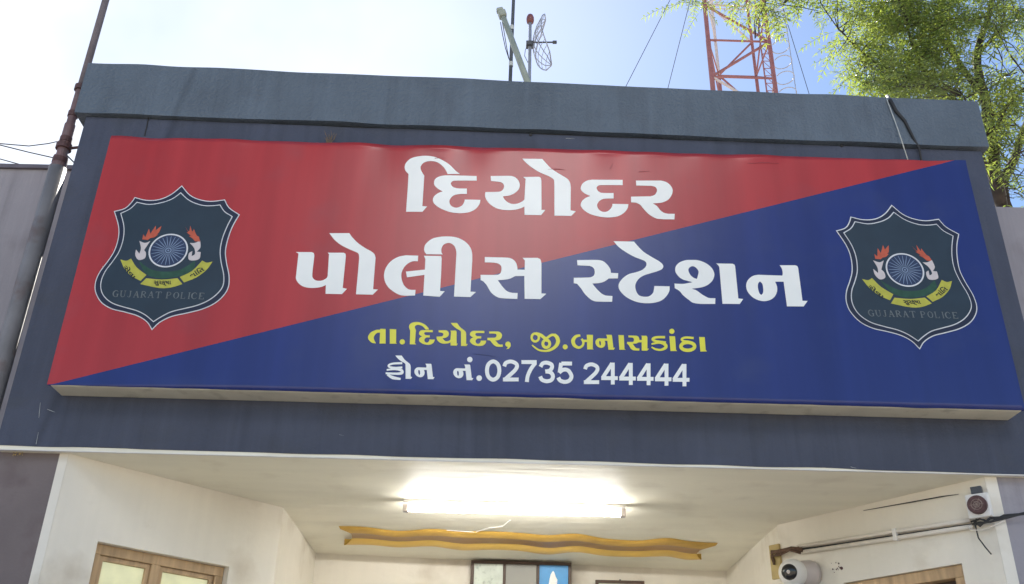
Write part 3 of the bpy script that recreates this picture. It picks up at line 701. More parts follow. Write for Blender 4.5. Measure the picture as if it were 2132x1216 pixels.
def text_mesh(s):
    """outline of a short run of letters from Blender's own built-in lettering, normalised to a unit-high box"""
    cu = bpy.data.curves.new('run', 'FONT'); cu.body = s; cu.offset = .028
    ob = bpy.data.objects.new('run', cu); C.objects.link(ob)
    dg = bpy.context.evaluated_depsgraph_get(); me = bpy.data.meshes.new_from_object(ob.evaluated_get(dg))
    v = [tuple(p.co) for p in me.vertices]; f = [tuple(p.vertices) for p in me.polygons]
    bpy.data.objects.remove(ob); bpy.data.meshes.remove(me); bpy.data.curves.remove(cu)
    return v, f
def emblem(dx, dz, label):
    conv0 = lambda p: at(p, Y=0)+Vector((dx, 0, dz))
    def lay(outlines, off, name, mt, parent, lab=None):
        f = Flat()
        for o in outlines:
            o, h = o if isinstance(o, tuple) else (o, [])
            f.add(o, h, off, conv0)
        return f.done(name, mt, parent, lab)
    em = lay([OUT], .0015, 'police_emblem', M['emblem_line'], sign, label)
    lay([inset(OUT, 2.0)], .0027, 'shield_band', M['emblem_band'], em)
    lay([INN], .0039, 'shield_line', M['emblem_line'], em)
    lay([inset(INN, 1.9)], .0051, 'shield_field', M['emblem_field'], em)
    # wheel
    wc = conv0((I_[0]+668*KI, I_[1]+563*KI)); rad = (at((I_[0]+820*KI, I_[1]+563*KI), Y=0)-at((I_[0]+520*KI, I_[1]+563*KI), Y=0)).length/2
    cm = lambda p: Vector((wc.x+p[0]*rad, 0, wc.z+p[1]*rad))
    f = Flat(); f.add(ring((0,0), .93, .93, 48), [], .0060, cm); wo_ = f.done('wheel_disc', M['wheel'], em)
    f = Flat(); f.add(ring((0,0),1,1,48), [ring((0,0),.92,.92,48)], .0068, cm)
    f.done('wheel_rim', M['emblem_line'], em); f = Flat()
    f.add(ring((0,0),.17,.17,20), [ring((0,0),.11,.11,20)], .0068, cm); f.add(ring((0,0),.055,.055,12), [], .0068, cm)
    for k in range(24):
        a = 2*math.pi*k/24; u = (math.cos(a), math.sin(a)); p = (-u[1], u[0])
        f.add([(u[0]*.2+p[0]*.012, u[1]*.2+p[1]*.012), (u[0]*.5+p[0]*.022, u[1]*.5+p[1]*.022), (u[0]*.86+p[0]*.01, u[1]*.86+p[1]*.01), (u[0]*.86-p[0]*.01, u[1]*.86-p[1]*.01), (u[0]*.5-p[0]*.022, u[1]*.5-p[1]*.022), (u[0]*.2-p[0]*.012, u[1]*.2-p[1]*.012)], [], .0068, cm)
    f.done('wheel_spokes', M['spoke'], em)
    P = lambda s: spline(parse(s, I_, KI), 3)
    lay([P("440,640* 520,700 600,722 700,722 780,700 872,640* 862,705 780,752 620,778 500,745")], .0056, 'green_band', M['green'], em)
    lay([P("446,490* 490,505 530,490* 508,522 482,560* 496,582 488,622 440,636 415,600 420,555* 446,588* 458,545")], .0062, 'hand', M['pinkwhite'], em)
    lay([P("832,505* 868,505 912,488* 914,540 886,572* 916,575* 906,626 858,640 823,630 826,585 852,568* 846,606* 872,590 866,545")], .0062, 'hand', M['pinkwhite'], em)
    lay([P("468,478* 476,440* 492,460* 520,396* 530,435* 572,372* 572,408* 616,374* 596,425 575,440* 590,440* 560,462 530,468* 510,482*")], .0062, 'flame', M['orange'], em)
    lay([P("798,382* 826,418 836,372* 852,418 864,398* 884,446 902,458* 912,496* 872,492* 852,470 826,452* 842,450* 808,424* 822,424*")], .0062, 'flame', M['orange'], em)
    ribs = (P("300,632* 345,642 382,625* 425,692 500,750* 455,796* 380,755 330,700"), P("498,776* 620,786 738,775* 776,820* 690,846 600,851 452,820*"), P("755,766* 850,720 928,640* 962,656 1006,648* 962,710 882,770 788,808*"))
    mot = (("\u0ab8\u0ac7\u0ab5\u0abe", (352,668), (430,762), 40), ("\u0ab8\u0ac1\u0ab0\u0a95\u0acd\u0ab7\u0abe", (556,795), (690,795), 40), ("\u0ab6\u0abe\u0a82\u0abf\u0aa4", (822,745), (925,680), 42))
    for rb, (tx, p0, p1, hh) in zip(ribs, mot):
        ro = lay([rb], .0060, 'motto_ribbon', M['ribbon_yellow'], em)
        v, fc = text_mesh(tx)
        if v:
            x0 = min(q[0] for q in v); x1 = max(q[0] for q in v); y0 = min(q[1] for q in v); y1 = max(q[1] for q in v)
            a = Vector(p0); bq = Vector(p1); u = bq-a; nn = Vector((-u.y, u.x)).normalized()*hh
            mb = MB()
            for q in v:
                s, t = (q[0]-x0)/(x1-x0), 1-(q[1]-y0)/(y1-y0)
                pp = a+u*s+nn*t; pt = conv0((I_[0]+pp.x*KI, I_[1]+pp.y*KI)); mb.vert((pt.x, -.0072, pt.z))
            for q in fc: mb.face(q)
            mb.build('motto', M['ink'], em)
    f = Flat(); fs = [f]
    txt = "GUJARAT POLICE"; x = 238
    adv = {'I': 36, ' ': 26, 'J': 50, 'L': 52}
    tot = sum(adv.get(c, 60) for c in txt); k = 715/tot
    for ch in txt:
        wd = adv.get(ch, 60)*k; y0 = 868+(x-238)*.028; h = 50
        if ch == ' ': f = Flat(); fs.append(f)
        if ch in SERIF:
            G = SERIF[ch]; cw = wd*.86 if ch != 'I' else wd*1.1; sl = -8
            def mp(p): return (I_[0]+(x+p[0]*cw+sl*p[1]+6)*KI, I_[1]+(y0+p[1]*h+.028*p[0]*cw)*KI)
            if G == 'ring':
                f.add([mp(p) for p in ring((.5,.5),.46,.49,20)], [[mp(p) for p in ring((.5,.5),.28,.43,20)]], .0062, conv0)
            else:
                for pts, ww in G:
                    q = [mp(p) for p in pts]; wq = [max(.07, z)*cw*KI*1.15 for z in ww] if isinstance(ww, list) else max(.07, ww)*cw*KI*1.15
                    f.add(stroke(q, wq, False, 3)[0], [], .0062, conv0)
        x += wd
    for f in fs: f.done('emblem_name', M['faint'], em)
    return em
emblem(0, 0, 'crest on the red half of the sign')
tl = at((378.7,386.5), Y=0); bl_ = at((316.5,688), Y=0); tr = at((1856.5,427), Y=0); br = at((1914.2,728), Y=0)
emblem((tr.x-tl.x+br.x-bl_.x)/2, (tr.z-tl.z+br.z-bl_.z)/2, 'crest on the navy half of the sign')

# ------------------------------------------------------------------ porch fittings
tl_ = at((862,1058), Z=zs-.045); tr_ = at((1280,1067), Z=zs-.045)
cx = (tl_.x+tr_.x)/2; cy = (tl_.y+tr_.y)/2; LT = 1.22
tube = thing('tube_light', (cx, cy, zs-.09), 'lit white tube light in its batten under the porch ceiling', 'tube light')
b = MB(); b.box((cx-LT/2-.02, cy-.024, zs-.024), (cx+LT/2+.02, cy+.024, zs-.001)); b.build('batten', M['white_plastic'], tube, bevel=.004)
for sx in (-1, 1):
    e = MB(); e.box((cx+sx*(LT/2+.005)-.016, cy-.018, zs-.070), (cx+sx*(LT/2+.005)+.016, cy+.018, zs-.0245)); e.build('end_cap', M['grey_pink_plastic'], tube, bevel=.004)
b = MB(); b.tube([(cx-LT/2+.012, cy, zs-.046), (cx+LT/2-.012, cy, zs-.046)], .0195, 14); b.build('tube', M['glow'], tube, smooth=True)

# golden ribbon moulding on the ceiling
topP = [(705,1096),(760,1098),(830,1106),(900,1102),(960,1106),(1020,1107),(1080,1110),(1140,1115),(1200,1112),(1260,1122),(1330,1126),(1390,1121),(1440,1128),(1495,1131)]
botP = [(714,1135),(770,1135),(830,1140),(900,1138),(960,1146),(1020,1145),(1080,1147),(1140,1155),(1200,1150),(1260,1158),(1330,1160),(1390,1159),(1430,1166),(1463,1165)]
def curve(P, n=70):
    out = []
    xs = [p[0] for p in P]
    for i in range(n+1):
        x = xs[0]+(xs[-1]-xs[0])*i/n
        k = max(j for j in range(len(P)-1) if xs[j] <= x+1e-9); t = (x-xs[k])/(xs[k+1]-xs[k])
        y0, y1, y2, y3 = P[max(k-1,0)][1], P[k][1], P[k+1][1], P[min(k+2,len(P)-1)][1]
        y = .5*(2*y1+(y2-y0)*t+(2*y0-5*y1+4*y2-y3)*t*t+(-y0+3*y1-3*y2+y3)*t**3)
        out.append((x, y))
    return out
T = [at(p, Z=zs-.004) for p in curve(topP)]; Bt = [at(p, Z=zs-.042) for p in curve(botP)]
rib = thing('ribbon_moulding', ((T[0].x+T[-1].x)/2, (T[0].y+Bt[0].y)/2, zs-.09), 'golden brown wavy ribbon moulding with fishtail ends under the porch ceiling', 'ceiling moulding')
N = len(T)
def rib_strip(rows, name, mt):
    b = MB(); ids = [[b.vert(p) for p in r] for r in rows]
    for a in range(len(rows)-1):
        for i in range(len(rows[0])-1): b.face([ids[a][i], ids[a+1][i], ids[a+1][i+1], ids[a][i+1]])
    return b.build(name, mt, rib, smooth=True)
def lerp(a, c, t): return a+(c-a)*t
def row(t, z, notch):
    r = []
    for i in range(N):
        s = i/(N-1); s2 = notch+(1-2*notch)*s; k = s2*(N-1); j = min(N-2, int(k)); q = k-j
        p = lerp(lerp(T[j], T[j+1], q), lerp(Bt[j], Bt[j+1], q), t); r.append(Vector((p.x, p.y, z)))
    return r
z0 = zs-.002
rib_strip([row(0, z0, 0), row(.05, z0-.014, .004), row(.24, z0-.024, .028)], 'near_flange', M['gold'])
rib_strip([row(.24, z0-.024, .028), row(.48, z0-.016, .030), row(.72, z0-.019, .028)], 'ribbon_face', M['brown'])
rib_strip([row(.72, z0-.019, .028), row(.80, z0-.028, .022), row(.94, z0-.042, .010), row(1.0, z0-.040, .003), row(1.0, z0, .003)], 'far_flange', M['gold_edge'])

# cable from the tube along the ceiling
b = MB(); b.tube([at(p, Z=zs-.006) for p in ((1062,1083),(1046,1096),(1018,1099),(990,1108),(930,1104))], .0022, 6)
tag(b.build('ceiling_wire', M['white_plastic']), 'thin white wire running from the tube light to the golden moulding', 'wire')

# framed pictures leaning from the back wall
def picture(pl, pr, yb, W, H, lean, label, n=1):
    a = at(pl, Y=yb-.10); c = at(pr, Y=yb-.10)
    u = Vector((1,0,0)); top = (a+c)/2; W = (c-a).length
    up = Vector((0,-math.sin(lean),math.cos(lean))); nrm = Vector((0,math.cos(lean),math.sin(lean)))
    o = Vector((a.x, yb-.10, a.z))-up*H
    t = thing('picture_frame', o+u*W/2, label, 'picture frame')
    f = MB(); frame_rect(f, o, u, up, nrm, W, H, .022, .03)
    return t, f, o, u, up, nrm, W
yb = (Lb.y+Rb.y)/2
t, f, o, u, up, nrm, W = picture((981,1166), (1190,1172), yb, 0, .42, R(9), 'dark wooden frame of three panels, blue poster in its right panel')
for k in (1, 2): f.obox(o+u*(W*k/3-.010)+up*.022, u*.02, up*(.42-.044), nrm*.028)
f.build('frame', M['dark_wood'], t, bevel=.003)
cols = (('picture', 'paper'), ('backing_board', 'grey_board'), ('poster', 'poster_blue'))
for k, (nm, mt) in enumerate(cols):
    x0 = W*k/3+(.023 if k == 0 else .0105); x1 = W*(k+1)/3-(.023 if k == 2 else .0105)
    p = MB(); p.obox(o+u*x0+up*.023+nrm*.012, u*(x1-x0), up*(.42-.046), nrm*.006); po = p.build(nm, M[mt], t)
    if k == 2:
        q = MB(); xm = (x0+x1)/2
        hand = [(-.006,.20),(-.035,.27),(-.030,.30),(-.022,.335),(-.012,.352),(-.004,.36),(.006,.345),(.014,.32),(.026,.30),(.022,.26),(.030,.22),(.02,.19)]
        lo = [q.vert(o+u*(xm+hx)+up*hz+nrm*.0108) for hx, hz in hand]; hi = [q.vert(o+u*(xm+hx)+up*hz+nrm*.0095) for hx, hz in hand]
        q.face(hi)
        for j in range(len(hand)): q.face([lo[j-1], lo[j], hi[j], hi[j-1]])
        q.build('hand_motif', M['white_vinyl'], po)
t, f, o, u, up, nrm, W = picture((1240,1207), (1342,1211), yb, 0, .30, R(7), 'small dark framed picture right of the blue poster')
f.build('frame', M['dark_wood'], t, bevel=.003)
p = MB(); p.obox(o+u*.023+up*.023+nrm*.012, u*(W-.046), up*(.30-.046), nrm*.006); p.build('picture', M['paper'], t)
p = MB(); p.tube([o+u*W*.5+up*.30, o+u*W*.5+up*.306], .006, 8); p.build('hanging_hook', M['dark_steel'], t)

# two conduits, camera, siren and cables on the right splayed wall
off = -rn
def rw(p, d=.02):
    q = at_wall(p, Rc+off*d, Ra+off*d); return q
c1 = MB(); c1.tube([rw((1662,1138)), rw((1860,1107)), rw((2020,1083))], .0115, 10)
tag(c1.build('conduit_pipe', M['pvc'], smooth=True), 'upper of the two cream conduits on the right porch wall', 'conduit', 'conduits on the porch wall')
c2 = MB(); c2.tube([rw((1668,1150)), rw((1860,1121)), rw((2026,1096))], .0115, 10)
tag(c2.build('conduit_pipe', M['pvc'], smooth=True), 'lower of the two cream conduits on the right porch wall', 'conduit', 'conduits on the porch wall')
b = MB(); b.tube([rw((1650,1146),.02), rw((1700,1140),.012), rw((1860,1116),.012), rw((2024,1092),.012)], .0055, 6)  # thin dark tube along the gap between the two conduits
tag(b.build('dark_wall_line', M['cable'], smooth=True), 'dark line running between the two cream conduits', 'cable')
b = MB(); b.obox(rw((1856,1101),.035)-ru*.0, ru*.022, V*-.062, -off*.033); tag(b.build('conduit_clip', M['white_plastic']), 'white clip holding the two conduits at their middle', 'clip')
b = MB(); b.tube([rw((1798,1063),.008), rw((1900,1045),.01), rw((1960,1034),.008), rw((1996,1029),.006)], [.0015,.0032,.003,.001], 6)
tag(b.build('dark_wall_line', M['cable']), 'thin dark cable along the top of the right porch wall', 'cable')
# siren: white box with a round dark grille
sc_ = rw((2036,1052), .05)
srn = thing('siren', sc_, 'round dark grille on a white square box by the right pier', 'siren')
fr = (off*.9+Vector((0,-.35,0))).normalized(); fu = V.cross(fr).normalized()
b = MB(); b.obox(sc_-fu*.055-V*.06+fr*0, fu*.11, V*.12, fr*-.045); b.build('box', M['white_plastic'], srn, bevel=.006)
b = MB(); b.lathe(sc_, fr, [(0,.046),(.02,.046),(.024,.041),(.018,.036),(.018,.001)], 24); b.build('grille', M['clamp'], srn)
b = MB()
for r_ in (.014, .026):
    b.tube([sc_+fr*.021+(fu*math.cos(a)+V*math.sin(a))*r_ for a in [2*math.pi*k/20 for k in range(21)]], .003, 6)
for k in range(6):
    a = math.pi*k/3; b.tube([sc_+fr*.021, sc_+fr*.021+(fu*math.cos(a)+V*math.sin(a))*.037], .0026, 6)
b.build('grille_bars', M['rust_pale'], srn)
b = MB(); b.obox(sc_-fu*.02+V*.06, fu*.05, V*.035, fr*-.03); b.build('mount', M['dark_steel'], srn)
# cable bundle right of the siren
b = MB()
for k in range(5):
    pts = [rw((2024+random.uniform(-3,3), 1085+random.uniform(-3,6)), .03), rw((2040, 1088+random.uniform(-8,8)), .04), rw((2062,1084+random.uniform(-9,9)), .05), at((2090,1078+random.uniform(-6,5)), Y=.17), at((2140,1066+random.uniform(-7,7)), Y=.15)]
    b.tube(pts, .0045, 6)
tag(b.build('cable_bundle', M['cable'], smooth=True), 'dark bundle of cables crossing the right pier below the siren', 'cables')
b = MB(); b.tube([rw((2034,1070),.04), rw((2031,1095),.03), rw((2037,1120),.03), rw((2052,1140),.03), rw((2064,1154),.03)], .0035, 6)
tag(b.build('dangling_wire', M['cable'], smooth=True), 'loose thin wire hanging below the siren', 'wire')
b = MB(); b.tube([rw((2018,1098),.03), rw((2020,1104),.03), rw((2046,1104),.03), rw((2066,1096),.03), rw((2092,1084),.02)], .004, 6)
tag(b.build('pale_cable', M['pvc'], smooth=True), 'pale cable looping under the cable bundle by the right pier', 'cable')
# dome camera on the corner of the right wall
bd = rw((1612,1170), .012)
b = MB(); b.obox(rw((1600,1136),.02), ru*.075, V*-.20, rn*.018); tag(b.build('wooden_board', M['old_wood'], bevel=.003), 'pale wooden board on the wall corner behind the security camera', 'board')
cb = MB()
for k in range(7):
    x = random.uniform(-4,4); cb.tube([rw((1668+x,1140+k*2),.03), rw((1645+x,1143+random.uniform(-5,8)),.05), rw((1625,1150+random.uniform(-7,6)),.06), rw((1606,1152+random.uniform(-5,10)),.04), rw((1612,1172+random.uniform(-5,5)),.03)], .006, 6)
tag(cb.build('cable_tangle', M['rust'], smooth=True), 'brown tangle of cables above the security camera', 'cables')
cc = rw((1651,1193), .14)
scam = thing('security_camera', cc, 'white round security camera with a dark lens on the right porch wall', 'security camera')
fd = (CAM-cc); fd.z *= .55; fd.normalize(); fd = (fd+Vector((-.35,0,0))).normalized()
b = MB(); k = 10
b.lathe(cc-fd*.08, fd, [(.08-.08*math.cos(math.pi*i/k), .08*math.sin(math.pi*i/k)) for i in range(k)]+[(.152,.036)], 28); b.build('camera_head', M['white_plastic'], scam, smooth=True)
b = MB(); b.lathe(cc+fd*.056, fd, [(0,.046),(.016,.044),(.023,.037),(.027,.022),(.028,.001)], 24); b.build('lens', M['black_glass'], scam, smooth=True)
b = MB(); b.lathe(cc+fd*.081, fd, [(0,.011),(.004,.010),(.005,.001)], 14); b.build('lens_ring', M['grey_pink_plastic'], scam)
sd = (rw((1700,1192),.0)-cc); b = MB(); b.lathe(cc+Vector((.012,.02,0)), sd, [(0,.060),(.03,.070),(sd.length*.7,.074),(sd.length*.9,.066)], 20); b.build('camera_arm', M['grey_pink_plastic'], scam, smooth=True)
b = MB(); b.lathe(cc-V*.07, -V, [(0,.066),(.02,.072),(.10,.072),(.12,.06)], 20); b.build('camera_base', M['white_plastic'], scam, smooth=True)
# old drill marks on that wall
b = MB()
for k in range(14):
    a = random.uniform(0, 6.28); rr = random.uniform(6,13); b = MB(); b.sphere(rw((1738+rr*math.cos(a)*.9, 1180+rr*math.sin(a)), .001), random.uniform(.002,.005), 6); b.build('drill_mark', M['clamp'], bld)
b = MB(); b.sphere(rw((1752,1183),.001), .009, 8); b.build('drill_mark', M['clamp'], bld)

# ------------------------------------------------------------------ mast at the left corner
PY = .33
base = at((60,600), Y=PY); px = sum(at(p, Y=PY).x for p in ((216,0),(163,190),(121,340),(64,590)))/4
mast = thing('mast', (px, PY, 0), 'tall pipe mast with faded red middle standing by the left corner of the portico', 'mast')
zj = at((123,345), Y=PY).z; zk = at((168,180), Y=PY).z
b = MB(); b.tube([(px,PY,0),(px,PY,zj-.02)], .05, 20); b.build('lower_pipe', M['pole_grey'], mast, smooth=True)
b = MB(); b.tube([(px,PY,zj-.02),(px,PY,zj+.06),(px,PY,zj+.065),(px,PY,zj+.30),(px,PY,zj+.305),(px,PY,zk)], [.042,.042,.032,.032,.026,.024], 18); b.build('middle_pipe', M['pole_red'], mast, smooth=False)
b = MB(); b.tube([(px,PY,zk),(px,PY,8.2)], [.0225,.021], 16); b.build('upper_pipe', M['pole_purple'], mast, smooth=True)
for y, r in ((183,.036),(238,.031),(292,.036),(306,.046),(336,.044)):
    z = at((120,y), Y=PY).z; b = MB(); b.tube([(px,PY,z-.018),(px,PY,z+.018)], r, 16); b.build('clamp', M['clamp'], mast)
zc = at((130,306), Y=PY).z
b = MB(); b.tube([(px+.03,PY,zc-.01),(XL+.04,YB+.26,zc+.09)], .009, 8); b.build('stay', M['clamp'], mast)
b = MB(); b.tube([(px-.02,PY,zc-.10),at((94,354),Y=.9)], .009, 8); b.build('stay', M['clamp'], mast)
b = MB(); b.tube([(px+.02,PY,zc-.05),(px+.10,PY+.02,zc-.12),(XL+.03,YB+.25,zc-.21)], .004, 6); b.build('stay_wire', M['cable'], mast)
zw = at((8,707), Y=.7).z
b = MB(); b.tube([at((0,700),Y=.6)+Vector((-.3,0,.05)), at((0,700),Y=.6), at((12,708),Y=.4)], .014, 8); b.build('bracket', M['clamp'], mast)
for pts, lab in (([(-120,285),(0,299),(60,304),(100,299),(118,295),(124,305)], 'highest of the thin wires reaching the mast from the left'),
                 ([(-120,262),(0,302),(60,317),(118,330)], 'second thin wire running down to the mast from the left'),
                 ([(-120,298),(0,331),(80,353),(110,362)], 'lowest thin wire dropping behind the left parapet')):
    b = MB(); b.tube([at(p, Y=.75 if 'lowest' in lab else .4) for p in pts], .0035, 6)
    tag(b.build('overhead_wire', M['cable'], smooth=True), lab, 'wire', 'wires left of the mast')

# ------------------------------------------------------------------ roof top things
zroof = 3.2
RY = 1.1
p0 = at((1069,0), Y=RY); p1 = at((1062,165), Y=RY); xx = (p0.x+p1.x)/2
po = thing('roof_pole', (xx, RY, zroof), 'dark thin pole standing upright behind the coping', 'pole')
b = MB(); b.tube([(xx-.008,RY,zroof),(xx-.004,RY,p1.z),(xx+.006,RY,p0.z),(xx+.02,RY,p0.z+.9)], [.0145,.014,.013,.012], 12); b.build('pipe', M['dark_steel'], po, smooth=True)
for y in (58, 134):
    z = at((1064,y), Y=RY).z
    b = MB(); b.tube([(xx-.001,RY,z-.02),(xx-.001,RY,z+.02)], .0165, 12); b.build('tape_band', M['pale_wire'], po)
LY = .9
a0 = at((1097,167), Y=LY); a1 = at((1048,36), Y=LY)
d = (a1-a0).normalized(); foot = a0-d*1.6
lm = thing('flood_lamp', foot, 'slanted grey green lamp arm leaning across the dark pole', 'lamp')
b = MB(); b.tube([foot, a0, a1], [.026,.024,.022], 14); b.build('arm', M['lamp_grey'], lm, smooth=True)
hd = at((1042,24), Y=LY)
sidev = d.cross(Vector((0,1,0))).normalized()
b = MB(); b.obox(a1-sidev*.028-Vector((0,.03,0)), sidev*.056, d*.055, Vector((0,.06,0))); b.obox(a1+d*.055-sidev*.018-Vector((0,.024,0)), sidev*.05, d*.03, Vector((0,.048,0)))
b.build('lamp_head', M['lamp_grey'], lm, bevel=.008)
for k, dx in enumerate((-1, 3)):
    b = MB(); b.tube([at((1043+dx,46), Y=LY-.02), at((1048+dx,75), Y=LY+.02), at((1053+dx*.7,100), Y=LY+.06), at((1060,124), Y=RY-.02)], .003, 6); b.build('lamp_cable', M['cable'], lm)
# grid dish
AY = 1.3
b0 = at((1100,168), Y=AY); b1 = at((1106,48), Y=AY); ax = (b0.x+b1.x)/2
an = thing('dish_antenna', (ax, AY, zroof), 'small wire grid dish on a pole with a red beacon on top', 'antenna')
b = MB(); b.tube([(ax,AY,zroof),(ax,AY,b1.z)], .0135, 12); b.build('pipe', M['steel'], an, smooth=True)
bz = at((1104,36), Y=AY)
b = MB(); b.lathe((ax, AY, b1.z), V, [(0,.014),(.004,.027),(.03,.031),(.055,.030),(.078,.022),(.088,.008)], 18); b.build('beacon', M['beacon'], an, smooth=True)
vz = at((1110,92), Y=AY).z
b = MB(); b.box((ax-.03, AY-.03, vz-.028), (ax+.024, AY+.03, vz+.012)); b.build('clamp', M['dark_steel'], an, bevel=.004)
vx = Vector((ax+.025, AY-.02, vz))
axd = Vector((.95,.06,.10)).normalized(); sd = axd.cross(V).normalized(); tu = sd.cross(axd).normalized()
b = MB(); HH, WD, DP = .225, .19, .12
def dish(u, v): # u horizontal, v vertical in -1..1
    return vx+sd*(u*WD)+tu*(v*HH)+axd*(DP*(u*u*.35+v*v))
def half(v): return math.sqrt(max(0, 1-v*v))*.95+.05
for k in range(13):
    v = -1+2*k/12
    b.tube([dish(-half(v)+2*half(v)*j/8, v) for j in range(9)], .0024, 5)
for u0 in (-.5, 0, .5):
    b.tube([dish(u0*half(-1+2*j/12), -1+2*j/12) for j in range(13)], .0038, 5)
b.tube([dish(half(v)*s_, v) for s_, v in [(1,-1+2*j/12) for j in range(13)]+[(-1,1-2*j/12) for j in range(13)]]+[dish(half(-1),-1)], .005, 6)
b.build('grid', M['steel'], an)
b = MB(); b.tube([vx-axd*.03, vx+axd*.155], .0065, 8); b.tube([vx+axd*.155, vx+axd*.185], .014, 10); b.build('feed', M['dark_steel'], an)
b = MB(); b.tube([vx-axd*.04+V*-.02, (ax-.035,AY,vz-.06), (ax-.04,AY,vz-.12), (ax-.012,AY,vz-.19)], .0025, 6); b.build('feed_cable', M['cable'], an)

# two wires over the right end of the coping
b = MB(); b.tube([at((1845,204), Y=.13), at((1847,209), Y=.112), at((1868,265), Y=.105), at((1890,332), Y=.05)], .0033, 6)
tag(b.build('coping_wire', M['pale_wire'], smooth=True), 'thin pale wire hanging over the coping down to the sign', 'wire')
b = MB(); b.tube([at((1848,200), Y=.3), at((1854,209), Y=.11), at((1866,232), Y=.112), at((1884,252), Y=.112), at((1900,284), Y=.112), at((1914,310), Y=.13), at((1918,334), Y=.10)], [.011,.011,.011,.009,.008,.007,.006], 8)
tag(b.build('coping_cable', M['cable'], smooth=True), 'thicker dark cable bent over the coping beside the pale wire', 'cable')
b = MB()
for k in range(14):
    p = at((684+random.uniform(-5,5), 299), Y=.12); q = p+Vector((random.uniform(-.03,.03), random.uniform(-.02,.01), random.uniform(.02,.09)))
    b.tube([p, (p+q)/2+Vector((random.uniform(-.012,.012),0,0)), q], [.0016,.0013,.0008], 5)
tag(b.build('dry_weed', M['dry']), 'dry brown weed sprouting behind the top edge of the sign', 'weed')

# ------------------------------------------------------------------ lattice tower
TY = 11.5
def vert_line(p, Y):
    q = at(p, Y=Y); return q.x
xa, xd = vert_line((1476,100), TY), vert_line((1604,100), TY)
TB = TY+1.15
xb, xc = vert_line((1491,100), TB), vert_line((1567,100), TB)
zt0 = at((1500,185), Y=TY).z; zt1 = at((1500,0), Y=TY).z
tower = thing('lattice_tower', ((xa+xd)/2, TY+.5, 0), 'red and white lattice communications tower with a caged ladder behind the portico', 'tower')
legs = [(xa,TY),(xd,TY),(xc,TB),(xb,TB)]
TOPZ = zt1+9
zsplit = at((1476,84), Y=TY).z
for i, (x, y) in enumerate(legs):
    r = .055 if i == 0 else .04
    b = MB(); b.tube([(x,y,0),(x,y,zsplit)], r, 8); b.tube([(x,y,zsplit),(x,y,TOPZ)], r*.9, 8, mi=(1 if i in (3,) else 0))
    b.build('leg', [M['tower_red'], M['tower_white']], tower)
panelh = at((1500,84), Y=TY).z-at((1500,160), Y=TY).z
zs0 = at((1500,160), Y=TY).z
k0 = -int(zs0/panelh)
for k in range(k0, int((TOPZ-zs0)/panelh)):
    z = zs0+k*panelh; red = (k % 4) in (0,1); mt = M['tower_red'] if red else M['tower_white']
    def bar(p, q, r_): b = MB(); b.tube([p, q], r_, 6); b.build('brace', mt, tower)
    for i in range(4):
        (x0,y0), (x1,y1) = legs[i], legs[(i+1) % 4]
        if i == 0 or k % 2: bar((x0,y0,z), (x1,y1,z), .026 if i == 0 else .018)
        if i == 0:
            q = k % 2; bar((x0,y0,z+panelh*q), (x1,y1,z+panelh*(1-q)), .030)
        if i == 2: bar((x0,y0,z+panelh*(k % 2)), (x1,y1,z+panelh*(1-k % 2)), .024)
        if i in (1, 3): bar((x0,y0,z+panelh*(k % 2)), (x1,y1,z+panelh*(1-k % 2)), .018)

# ladder with safety hoops
lx0, lx1 = xd-.10, xd-.26
b = MB()
for x in (lx0, lx1): b.tube([(x,TY-.16,0),(x,TY-.16,TOPZ)], .016, 6)
z = .3
while z < TOPZ:
    b.tube([(lx0,TY-.16,z),(lx1,TY-.16,z+.0)], .009, 5)
    b.tube([(lx0,TY-.16,z),(lx1,TY-.16,z+.2)], .007, 5); z += .2
b.build('ladder', M['tower_red'], tower)
hp = (at((1640,103), Y=TY).z-at((1640,135), Y=TY).z)
zh = at((1640,165), Y=TY).z; b = MB(); z = zh-hp*12
while z < TOPZ:
    b.tube([(xd+.02+.19*(1-math.cos(math.pi*(.08+1.84*q/16))), TY-.04+.22*math.sin(2*math.pi*(.04+.92*q/16)), z) for q in range(17)], .010, 6)
    z += hp
b.tube([(xd+.40,TY-.06,zh-hp*12),(xd+.40,TY-.06,TOPZ)], .009, 5)
b.build('ladder_cage', M['steel'], tower)
for p, q, lab in (((1397,-4),(1300,186),'leftmost thin guy wire slanting down left of the tower'), ((1427,40),(1391,182),'short thin guy wire closest to the left tower legs'), ((1640,50),(1686,200),'thin guy wire right of the ladder cage')):
    a = at(p, Y=9); c = at(q, Y=9); d = c-a
    b = MB(); b.tube([a-d*2.5, c+d*1.6], .006, 5); tag(b.build('guy_wire', M['guy']), lab, 'guy wire', 'guy wires of the tower')

# ------------------------------------------------------------------ neem tree
tree = thing('neem_tree', (5.6, 3.4, 0), 'bright green neem tree with feathery leaves behind the right end of the portico', 'tree')
def P3(x, y, Y): return at((x,y), Y=Y)
wood = MB(); twig = MB(); lf = MB()
fork = Vector((5.2, 3.4, 4.1))
wood.tube([(5.6,3.4,-.1),(5.55,3.42,1.2),(5.42,3.4,2.6),fork], [.24,.20,.18,.16], 12)
def limb(pts, r0, r1, mb=wood):
    n = len(pts); P = []
    for i in range(n-1):
        for k in range(4):
            t = k/4; a = pts[max(0,i-1)]; bq = pts[i]; c = pts[i+1]; dd = pts[min(n-1,i+2)]
            q = .5*((2*bq)+(c-a)*t+(2*a-5*bq+4*c-dd)*t*t+(-a+3*bq-3*c+dd)*t**3)
            P.append(q+Vector([noise.noise(q*3+Vector((k_*9.,0,0))) for k_ in range(3)])*.025)
    P.append(pts[-1]); N_ = len(P)
    mb.tube(P, [r0+(r1-r0)*i/(N_-1) for i in range(N_)], 7)
    return P
nodes = []
